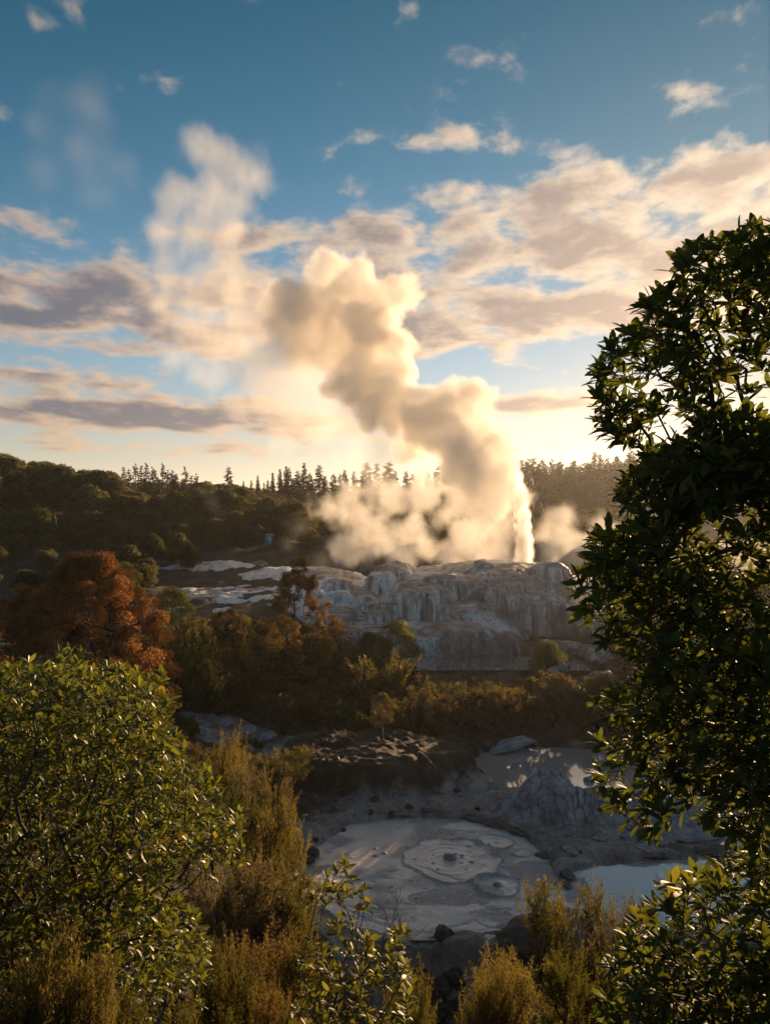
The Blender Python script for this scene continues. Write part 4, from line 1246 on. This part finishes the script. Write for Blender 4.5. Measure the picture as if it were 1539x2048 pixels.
# ------------------------------------------------------------------ fine-leaved shrubs near the lookout
FINE = [shrub_proto(600 + i, [M_olive, M_gold, M_rust, M_greyleaf], n_shoot=420, n_leaf=26000, leaf_len=0.026, leaf_w=0.007, spread=0.95, feather=0.50 + 0.1 * i) for i in range(4)]
def near_shrub(px, top, d, wpx, k, v, label, group=None):
    q = P(px, top, d)
    zg = ground_z(q[0], d)
    h = q[2] - zg
    stems, fols = FINE[v]
    put_shrub(stems, fols[k], q[0], d, h, max(wpx / F * d / 0.85, h * 0.5), label, group, 'teatree_shrub')
near_shrub(430, 1462, 25, 110, 1, 3, 'feathery golden shrub with upright plumes next to the stony stream')
near_shrub(520, 1515, 24, 120, 3, 2, 'feathery pale grey gold shrub at the left shore of the mud pool')
near_shrub(575, 1490, 33, 150, 0, 1, 'dark olive cushion shrub beside the mound')
near_shrub(480, 1560, 21, 170, 0, 0, 'yellow olive shrub touching the glossy bush')
near_shrub(555, 1580, 20, 110, 1, 1, 'olive gold shrub overhanging the mud pool bank')
near_shrub(470, 1690, 16, 230, 3, 2, 'tall grey brown tea tree shrub behind the glossy bush')
near_shrub(545, 1700, 16.5, 110, 0, 0, 'brown tea tree shrub along the left edge of the mud')
near_shrub(520, 1830, 12.5, 190, 2, 3, 'dusky brown tea tree shrub low on the bank')
near_shrub(610, 1860, 12, 120, 0, 1, 'dark shrub behind the slender sapling')
near_shrub(440, 1900, 9.5, 170, 0, 2, 'very dark tea tree shrub at the foot of the glossy bush')
near_shrub(560, 1940, 8.5, 150, 2, 1, 'dull gold brown shrub left of the sapling')
near_shrub(1130, 1738, 18.5, 210, 0, 1, 'dark olive feathery shrub against the milky water')
near_shrub(1240, 1800, 17.5, 130, 3, 3, 'sparse grey brown twiggy shrub beside the dark feathery shrub')
near_shrub(1050, 1885, 12.5, 200, 1, 3, 'golden brown feathery shrub below the mud pool lip')
near_shrub(975, 1935, 11.5, 110, 1, 2, 'small golden brown shrub below the mud pool lip near the rubble')
near_shrub(1180, 1900, 11, 170, 0, 0, 'very dark shrub between golden shrub and low leafy bush')
near_shrub(60, 1840, 5.2, 130, 1, 3, 'golden upright tea tree spray below the big glossy bush')
near_shrub(150, 1905, 5.2, 120, 1, 2, 'dull gold tea tree spray below the big glossy bush beside the upright one')
near_shrub(280, 1960, 5.6, 200, 0, 1, 'dark low shrub in deep shade under the glossy bush')
near_shrub(800, 1945, 7.5, 90, 0, 2, 'small dark shrub right of the sapling')
# bare twigs
def twigs(name, label, px, top, d, wpx, n, seed, mat, r=0.002):
    rg = np.random.default_rng(seed)
    q = P(px, top, d)
    zg = ground_z(q[0], d)
    h = q[2] - zg
    w = wpx / F * d * 0.5
    tips = np.stack([rg.normal(size=n) * w * 0.6, rg.normal(size=n) * w * 0.6, rg.uniform(0.45, 1.0, n) * h], -1)
    tips[:, :2] *= (0.35 + 0.65 * tips[:, 2:3] / h)
    pts, par, rad, kids = skeleton(np.zeros(3), tips, 0.7, r, 0.5)
    o = thing(name, label, 'shrub', (q[0], d, zg - 0.05))
    obj('stems', branch_mesh('stems', pts, par, rad, mat, 4, 0.10), o)
twigs('bare_shrub', 'leafless purple brown twigs behind the slender sapling', 765, 1775, 9.5, 110, 90, 701, M_bark)
twigs('bare_shrub', 'dead pale branches lying by the dark hollow of the mound', 645, 1562, 32.5, 90, 14, 702, M_greybark, 0.008)
twigs('bare_shrub', 'leafless grey twigs under the golden shrub', 1010, 1850, 12.5, 120, 40, 703, M_greybark)

# ------------------------------------------------------------------ small blue shed at the foot of the bush
def box(bw, bd, bh, z0=0.0, x0=0.0, y0=0.0):
    v = np.array([(x, y, z) for x in (-bw / 2, bw / 2) for y in (-bd / 2, bd / 2) for z in (0, bh)]) + np.array([x0, y0, z0])
    return v, np.array([(0, 1, 3, 2), (4, 6, 7, 5), (0, 4, 5, 1), (2, 3, 7, 6), (0, 2, 6, 4), (1, 5, 7, 3)])
def paint(name, c, rough=0.6):
    m, g, out = new_mat(name)
    tc = g.new('ShaderNodeTexCoord').outputs['Object']
    n = g.noise(tc, 3, 4)
    principled(g, out, g.mix(n, c, tuple(v * 0.7 for v in c)), rough, 0.3)
    return m
q = P(537, 1084, 99)
zz = q[2] - 0.3
o = thing('shed', 'tiny blue shed at the foot of the forested hill', 'shed', (q[0], q[1], zz), 0.3)
v, f = box(0.75, 0.7, 1.15); obj('wall', make_mesh('wall', v, quads=f, mat=paint('blue_paint', (0.10, 0.22, 0.42))), o)
v, f = box(0.95, 0.9, 0.10, 1.152); obj('roof', make_mesh('roof', v, quads=f, mat=paint('grey_paint', (0.3, 0.32, 0.34))), o)
v, f = box(0.35, 0.03, 0.85, 0.05, 0.1, -0.368); obj('door', make_mesh('door', v, quads=f, mat=paint('pale_blue_paint', (0.16, 0.3, 0.5))), o)
# ------------------------------------------------------------------ steam (volumes)
def steam_material(name, dens, color=(0.988, 0.974, 0.95), aniso=0.22):
    m, g, out = new_mat(name)
    at = g.new('ShaderNodeAttribute', attribute_name='density')
    vs = g.new('ShaderNodeVolumePrincipled')
    vs.inputs['Color'].default_value = (*color, 1)
    vs.inputs['Anisotropy'].default_value = aniso
    vs.inputs['Density Attribute'].default_value = ''
    g.put(vs.inputs['Density'], g.m('MULTIPLY', at.outputs['Fac'], dens))
    m.node_tree.links.new(vs.outputs[0], out.inputs['Volume'])
    return m

def steam_volume(name, puffs, mat, voxel, amp, freq, width, warp=0.0, wfreq=0.1, stretch=(1, 1, 1), detail=5.0, rough=0.55, pad=2.0, bias=0.0, seed=0.0):
    """puffs: (x, y, z, radius) in metres; a noisy union of balls turned into a density grid"""
    pf = np.array(puffs, float)
    me = bpy.data.meshes.new(name)
    me.vertices.add(len(pf))
    me.vertices.foreach_set('co', pf[:, :3].astype(np.float32).ravel())
    a = me.attributes.new('puff_radius', 'FLOAT', 'POINT')
    a.data.foreach_set('value', pf[:, 3].astype(np.float32))
    me.materials.append(mat)
    o = obj(name, me)
    lo = (pf[:, :3] - pf[:, 3:4]).min(0) - pad
    hi = (pf[:, :3] + pf[:, 3:4]).max(0) + pad
    nt = bpy.data.node_groups.new(name, 'GeometryNodeTree')
    nt.interface.new_socket('Geometry', in_out='INPUT', socket_type='NodeSocketGeometry')
    nt.interface.new_socket('Geometry', in_out='OUTPUT', socket_type='NodeSocketGeometry')
    g = G(nt)
    gi = g.new('NodeGroupInput')
    go = g.new('NodeGroupOutput')
    na = g.new('GeometryNodeInputNamedAttribute', data_type='FLOAT')
    na.inputs['Name'].default_value = 'puff_radius'
    mp = g.new('GeometryNodeMeshToPoints')
    g.put(mp.inputs['Mesh'], gi.outputs[0])
    g.put(mp.inputs['Radius'], na.outputs[0])
    pv = g.new('GeometryNodePointsToVolume', resolution_mode='VOXEL_SIZE')
    pv.inputs['Voxel Size'].default_value = max(voxel * 1.6, 0.3)
    g.put(pv.inputs['Points'], mp.outputs[0])
    g.put(pv.inputs['Radius'], na.outputs[0])
    vm = g.new('GeometryNodeVolumeToMesh')
    g.put(vm.inputs[0], pv.outputs[0])
    vm.inputs['Threshold'].default_value = 0.1
    hull = vm.outputs[0]
    pos0 = g.new('GeometryNodeInputPosition').outputs[0]
    pos = g.v('ADD', pos0, (seed * 13.1, seed * 7.7, seed * 3.3))
    spos = pos0
    if warp:
        wn = g.noise(pos, wfreq, 2.0, 0.5, out=1)
        spos = g.v('ADD', pos0, g.v('SCALE', g.v('SUBTRACT', wn, (0.5, 0.5, 0.5)), scale=warp * 2))
    pr = g.new('GeometryNodeProximity', target_element='FACES')
    g.put(pr.inputs[0], hull)
    g.put(pr.inputs['Sample Position'], spos)
    sn = g.new('GeometryNodeSampleNearestSurface', data_type='FLOAT_VECTOR')
    g.put(sn.inputs['Mesh'], hull)
    g.put(sn.inputs['Value'], g.new('GeometryNodeInputNormal').outputs[0])
    g.put(sn.inputs['Sample Position'], spos)
    side = g.v('DOT_PRODUCT', g.v('SUBTRACT', spos, pr.outputs['Position']), sn.outputs['Value'])
    sdf = g.m('MULTIPLY', pr.outputs['Distance'], g.m('SIGN', side))
    n = g.noise(g.v('MULTIPLY', pos, stretch), freq, detail, rough)
    sdf = g.m('ADD', sdf, g.m('MULTIPLY', g.m('SUBTRACT', n, 0.5 + bias), amp * 2))
    dn = g.sstep(g.m('MULTIPLY', sdf, -1.0), 0.0, width)
    vc = g.new('GeometryNodeVolumeCube')
    g.put(vc.inputs['Density'], dn)
    vc.inputs['Min'].default_value = tuple(lo)
    vc.inputs['Max'].default_value = tuple(hi)
    for k, i in zip('XYZ', range(3)):
        vc.inputs['Resolution ' + k].default_value = max(4, int((hi[i] - lo[i]) / voxel))
    sm = g.new('GeometryNodeSetMaterial')
    g.put(sm.inputs['Geometry'], vc.outputs[0])
    sm.inputs['Material'].default_value = mat
    nt.links.new(sm.outputs[0], go.inputs[0])
    mod = o.modifiers.new('steam', 'NODES')
    mod.node_group = nt
    return o

def px_puffs(lst, jitter=2.0, seed=1):
    """(px, py, radius in photo pixels, distance) -> metres"""
    r = random.Random(seed)
    res = []
    for t in lst:
        px, py, rp = t[:3]
        d = t[3] if len(t) > 3 else 84
        dd = d + r.uniform(-jitter, jitter)
        q = P(px, py, dd)
        res.append((*q, rp / F * dd))
    return res

def cauli(puffs, n, k, seed):
    """smaller billows budding from the skin of the big ones"""
    rg = np.random.default_rng(seed)
    out = list(puffs)
    for (x, y, z, r) in puffs:
        for d in unit(rg.normal(size=(n, 3)) + np.array([0.1, 0, 0.15])):
            rr = r * k * rg.uniform(0.6, 1.25)
            q = np.array([x, y, z]) + d * r * rg.uniform(0.85, 1.08)
            out.append((*q, rr))
    return out

dense = px_puffs([
    (1030, 975, 30), (1000, 930, 50), (985, 985, 50), (960, 890, 58), (1005, 885, 32), (905, 885, 55), (930, 935, 60),
    (900, 815, 58), (935, 800, 38), (855, 850, 60), (820, 900, 36), (800, 810, 66), (760, 760, 70), (720, 715, 56), (770, 690, 62),
    (735, 650, 62), (700, 575, 58), (665, 560, 44), (790, 580, 44), (755, 620, 60), (640, 625, 66), (580, 610, 48),
    (610, 680, 56), (670, 690, 60), (690, 770, 46), (740, 820, 40)], 2.5, 3)
o = steam_volume('steam_plume', cauli(dense, 7, 0.42, 2), steam_material('steam_dense', 0.70, (0.980, 0.962, 0.935)), 0.17, 1.9, 0.42, 0.9, 1.6, 0.22, detail=7, rough=0.62, bias=0.03)
tag(o, 'thick golden steam column billowing up from the geyser and leaning over', 'steam', kind='stuff')
soft = px_puffs([(540, 600, 45), (470, 580, 38), (430, 640, 45), (380, 660, 40), (350, 720, 40), (420, 760, 50), 
    (560, 690, 75), (500, 650, 55), (620, 760, 80), (540, 770, 70), (640, 830, 70), (480, 720, 55), (580, 840, 55), (700, 860, 60), (480, 800, 45), (430, 690, 40), (760, 920, 50), (720, 930, 45), (500, 610, 35)], 3, 5)
o = steam_volume('drifting_steam', soft, steam_material('steam_soft', 0.12), 0.25, 3.6, 0.24, 2.2, 2.0, 0.1, detail=5, rough=0.62, bias=0.06, seed=2)
tag(o, 'thin golden steam drifting off the left side of the thick column', 'steam', kind='stuff')
high = px_puffs([
    (395, 300, 48), (440, 330, 60), (500, 345, 45), (540, 350, 32), (350, 400, 55), (420, 400, 60), (480, 400, 45), (320, 450, 45), (390, 470, 60), (460, 470, 48), (300, 520, 32), (350, 540, 50), (420, 550, 52), (480, 550, 40),
    (330, 610, 40), (400, 620, 46), (460, 600, 40), (320, 660, 26), (390, 680, 32)], 3, 7)
o = steam_volume('drifting_steam', high, steam_material('steam_thin', 0.105), 0.25, 3.2, 0.26, 1.8, 2.6, 0.10, stretch=(1, 1, 0.55), detail=7, rough=0.66, bias=0.03, seed=5)
tag(o, 'pale ragged steam wisp hanging high above the forested hill', 'steam', kind='stuff')
faint = px_puffs([(110, 190, 55), (170, 210, 60), (200, 250, 45), (90, 260, 55), (160, 300, 60), (80, 340, 50), (240, 340, 55), (170, 380, 50)], 3, 9)
o = steam_volume('drifting_steam', faint, steam_material('steam_faint', 0.035), 0.5, 4.0, 0.13, 4.5, 2.0, 0.09, stretch=(1, 1, 0.6), detail=5, bias=0.02, seed=9)
tag(o, 'faint steam veil high in the blue left of the ragged wisp', 'steam', kind='stuff')
low = px_puffs([(935, 1000, 52), (990, 1050, 46), (935, 1075, 48), (985, 1105, 42), (880, 1030, 34), (880, 1100, 36), (840, 950, 30), (1000, 1000, 40), (900, 960, 36),
    (850, 985, 45, 88), (800, 1000, 42, 90), (760, 975, 40, 92), (700, 985, 36, 94), (660, 1020, 40, 92), (720, 1040, 45, 90), (690, 1090, 40, 88), (760, 1080, 45, 88), (820, 1060, 45, 88), (860, 1100, 40, 86),
    (800, 1120, 36, 84), (900, 1120, 36, 84), (740, 1125, 30, 84), (1000, 1130, 30, 84), (940, 1125, 34, 84), (1050, 1135, 22, 84)], 3, 11)
o = steam_volume('ground_steam', cauli(low, 6, 0.4, 3), steam_material('steam_low', 0.30), 0.20, 3.0, 0.34, 1.5, 1.2, 0.15, stretch=(1, 1, 0.8), detail=6, rough=0.64, bias=0.0, seed=12)
tag(o, 'broken golden steam rising in rags from the terrace left of the jet', 'steam', kind='stuff')
rightp = px_puffs([(1108, 1045, 30, 96), (1130, 1030, 24, 96), (1090, 1075, 32, 96), (1125, 1080, 36, 96), (1100, 1120, 36, 94), (1160, 1110, 36, 96), (1200, 1050, 26, 98), (1195, 1085, 34, 98), (1225, 1075, 26, 98), (1230, 1115, 38, 98), (1290, 1120, 40, 98)], 2, 13)
o = steam_volume('ground_steam', cauli(rightp, 6, 0.4, 4), steam_material('steam_right', 0.30), 0.24, 1.6, 0.4, 1.6, 0.9, 0.18, detail=6, rough=0.62, bias=0.08, seed=15)
tag(o, 'twin golden steam puffs rising behind the terrace right of the jet', 'steam', kind='stuff')
hillw = px_puffs([(425, 1005, 26, 88), (440, 1025, 22, 88), (405, 985, 20, 88), (600, 1050, 34, 92), (580, 1090, 30, 90), (640, 1110, 30, 88)], 2, 17)
o = steam_volume('ground_steam', hillw, steam_material('steam_hill', 0.06), 0.36, 1.6, 0.25, 2.4, 1.0, 0.15, detail=5, seed=18)
tag(o, 'faint steam wisp in front of the dark forested hill', 'steam', kind='stuff')
mist = px_puffs([(950, 1305, 26, 62), (1000, 1310, 22, 62), (900, 1318, 18, 61), (1035, 1300, 20, 63), (860, 1315, 14, 61), (1120, 1255, 24, 66), (1150, 1210, 30, 66.5), (1165, 1170, 30, 67), (1080, 1300, 20, 62)], 0.5, 19)
o = steam_volume('ground_steam', mist, steam_material('steam_mist', 0.16), 0.2, 0.8, 0.6, 1.2, 0.3, 0.4, detail=5, seed=21)
tag(o, 'low mist lying on the hot pool at the terrace foot', 'steam', kind='stuff')

# ------------------------------------------------------------------ the jet of water
def geyser_jet():
    rg = np.random.default_rng(5)
    base = P(1046, 1146, 80)
    A, B, ra, rb = [], [], [], []
    for i in range(420):
        a = rg.uniform(0, 6.28)
        v0 = 14.2 * rg.uniform(0.45, 1.0) ** 0.5
        lean = rg.normal(0, 0.055)
        vx = v0 * (lean - 0.035) + rg.normal(0, 0.25)
        vy = rg.normal(0, 0.5)
        tmax = v0 / 9.8 * rg.uniform(0.9, 1.75)
        t0 = tmax * rg.uniform(0.0, 0.8)
        ts = np.linspace(t0, min(t0 + rg.uniform(0.12, 0.35), tmax), 6)
        p = np.stack([vx * ts + rg.normal(0, 0.28), vy * ts + rg.normal(0, 0.3), v0 * ts - 4.9 * ts * ts], -1)
        p[:, 2] = np.maximum(p[:, 2], -0.4)
        r = rg.uniform(0.004, 0.010) * np.array([0.2, 0.8, 1.0, 1.0, 0.7, 0.2])
        A.append(p[:-1]); B.append(p[1:]); ra.append(r[:-1]); rb.append(r[1:])
    v, q = tubes(np.vstack(A), np.vstack(B), np.concatenate(ra), np.concatenate(rb), 4)
    m, g, out = new_mat('falling_water')
    b = g.new('ShaderNodeBsdfTranslucent'); b.inputs[0].default_value = (0.9, 0.9, 0.9, 1)
    d = g.new('ShaderNodeBsdfPrincipled'); d.inputs['Base Color'].default_value = (0.85, 0.87, 0.9, 1); d.inputs['Roughness'].default_value = 0.2
    mx = g.new('ShaderNodeMixShader'); mx.inputs[0].default_value = 0.85
    g.nt.links.new(d.outputs[0], mx.inputs[1]); g.nt.links.new(b.outputs[0], mx.inputs[2]); g.nt.links.new(mx.outputs[0], out.inputs[0])
    o = thing('geyser_jet', 'white jet of water shooting up and falling back onto the terrace', 'geyser', tuple(base))
    obj('water_strands', make_mesh('water_strands', v, quads=q, mat=m, shade=True), o)
geyser_jet()
jet = px_puffs([(1046, 1130, 24, 80), (1048, 1105, 22, 80), (1048, 1080, 21, 80), (1047, 1055, 20, 80), (1046, 1030, 19, 80), (1043, 1005, 18, 80), (1040, 980, 17, 80), (1034, 955, 15, 80)], 0.4, 23)
o = steam_volume('geyser_spray', jet, steam_material('spray', 2.0, aniso=0.5), 0.12, 0.55, 1.1, 0.5, 0.25, 0.5, stretch=(1.6, 1.6, 0.22), detail=5, seed=25, pad=1.0)
tag(o, 'bright veil of fine spray around the water jet', 'spray', kind='stuff')
# ------------------------------------------------------------------ evening air
def haze(density):
    m, g, out = new_mat('evening_haze')
    vs = g.new('ShaderNodeVolumePrincipled')
    vs.inputs['Color'].default_value = (0.96, 0.94, 0.92, 1)
    vs.inputs['Density'].default_value = density
    vs.inputs['Anisotropy'].default_value = 0.62
    g.nt.links.new(vs.outputs[0], out.inputs['Volume'])
    v = np.array([(x, y, z) for x in (-1450, 1450) for y in (-350, 2500) for z in (-6, 66)], float)
    f = [(0, 1, 3, 2), (4, 6, 7, 5), (0, 4, 5, 1), (2, 3, 7, 6), (0, 2, 6, 4), (1, 5, 7, 3)]
    tag(obj('haze', make_mesh('haze', v, quads=f, mat=m)), kind='stuff')
haze(0.00016)
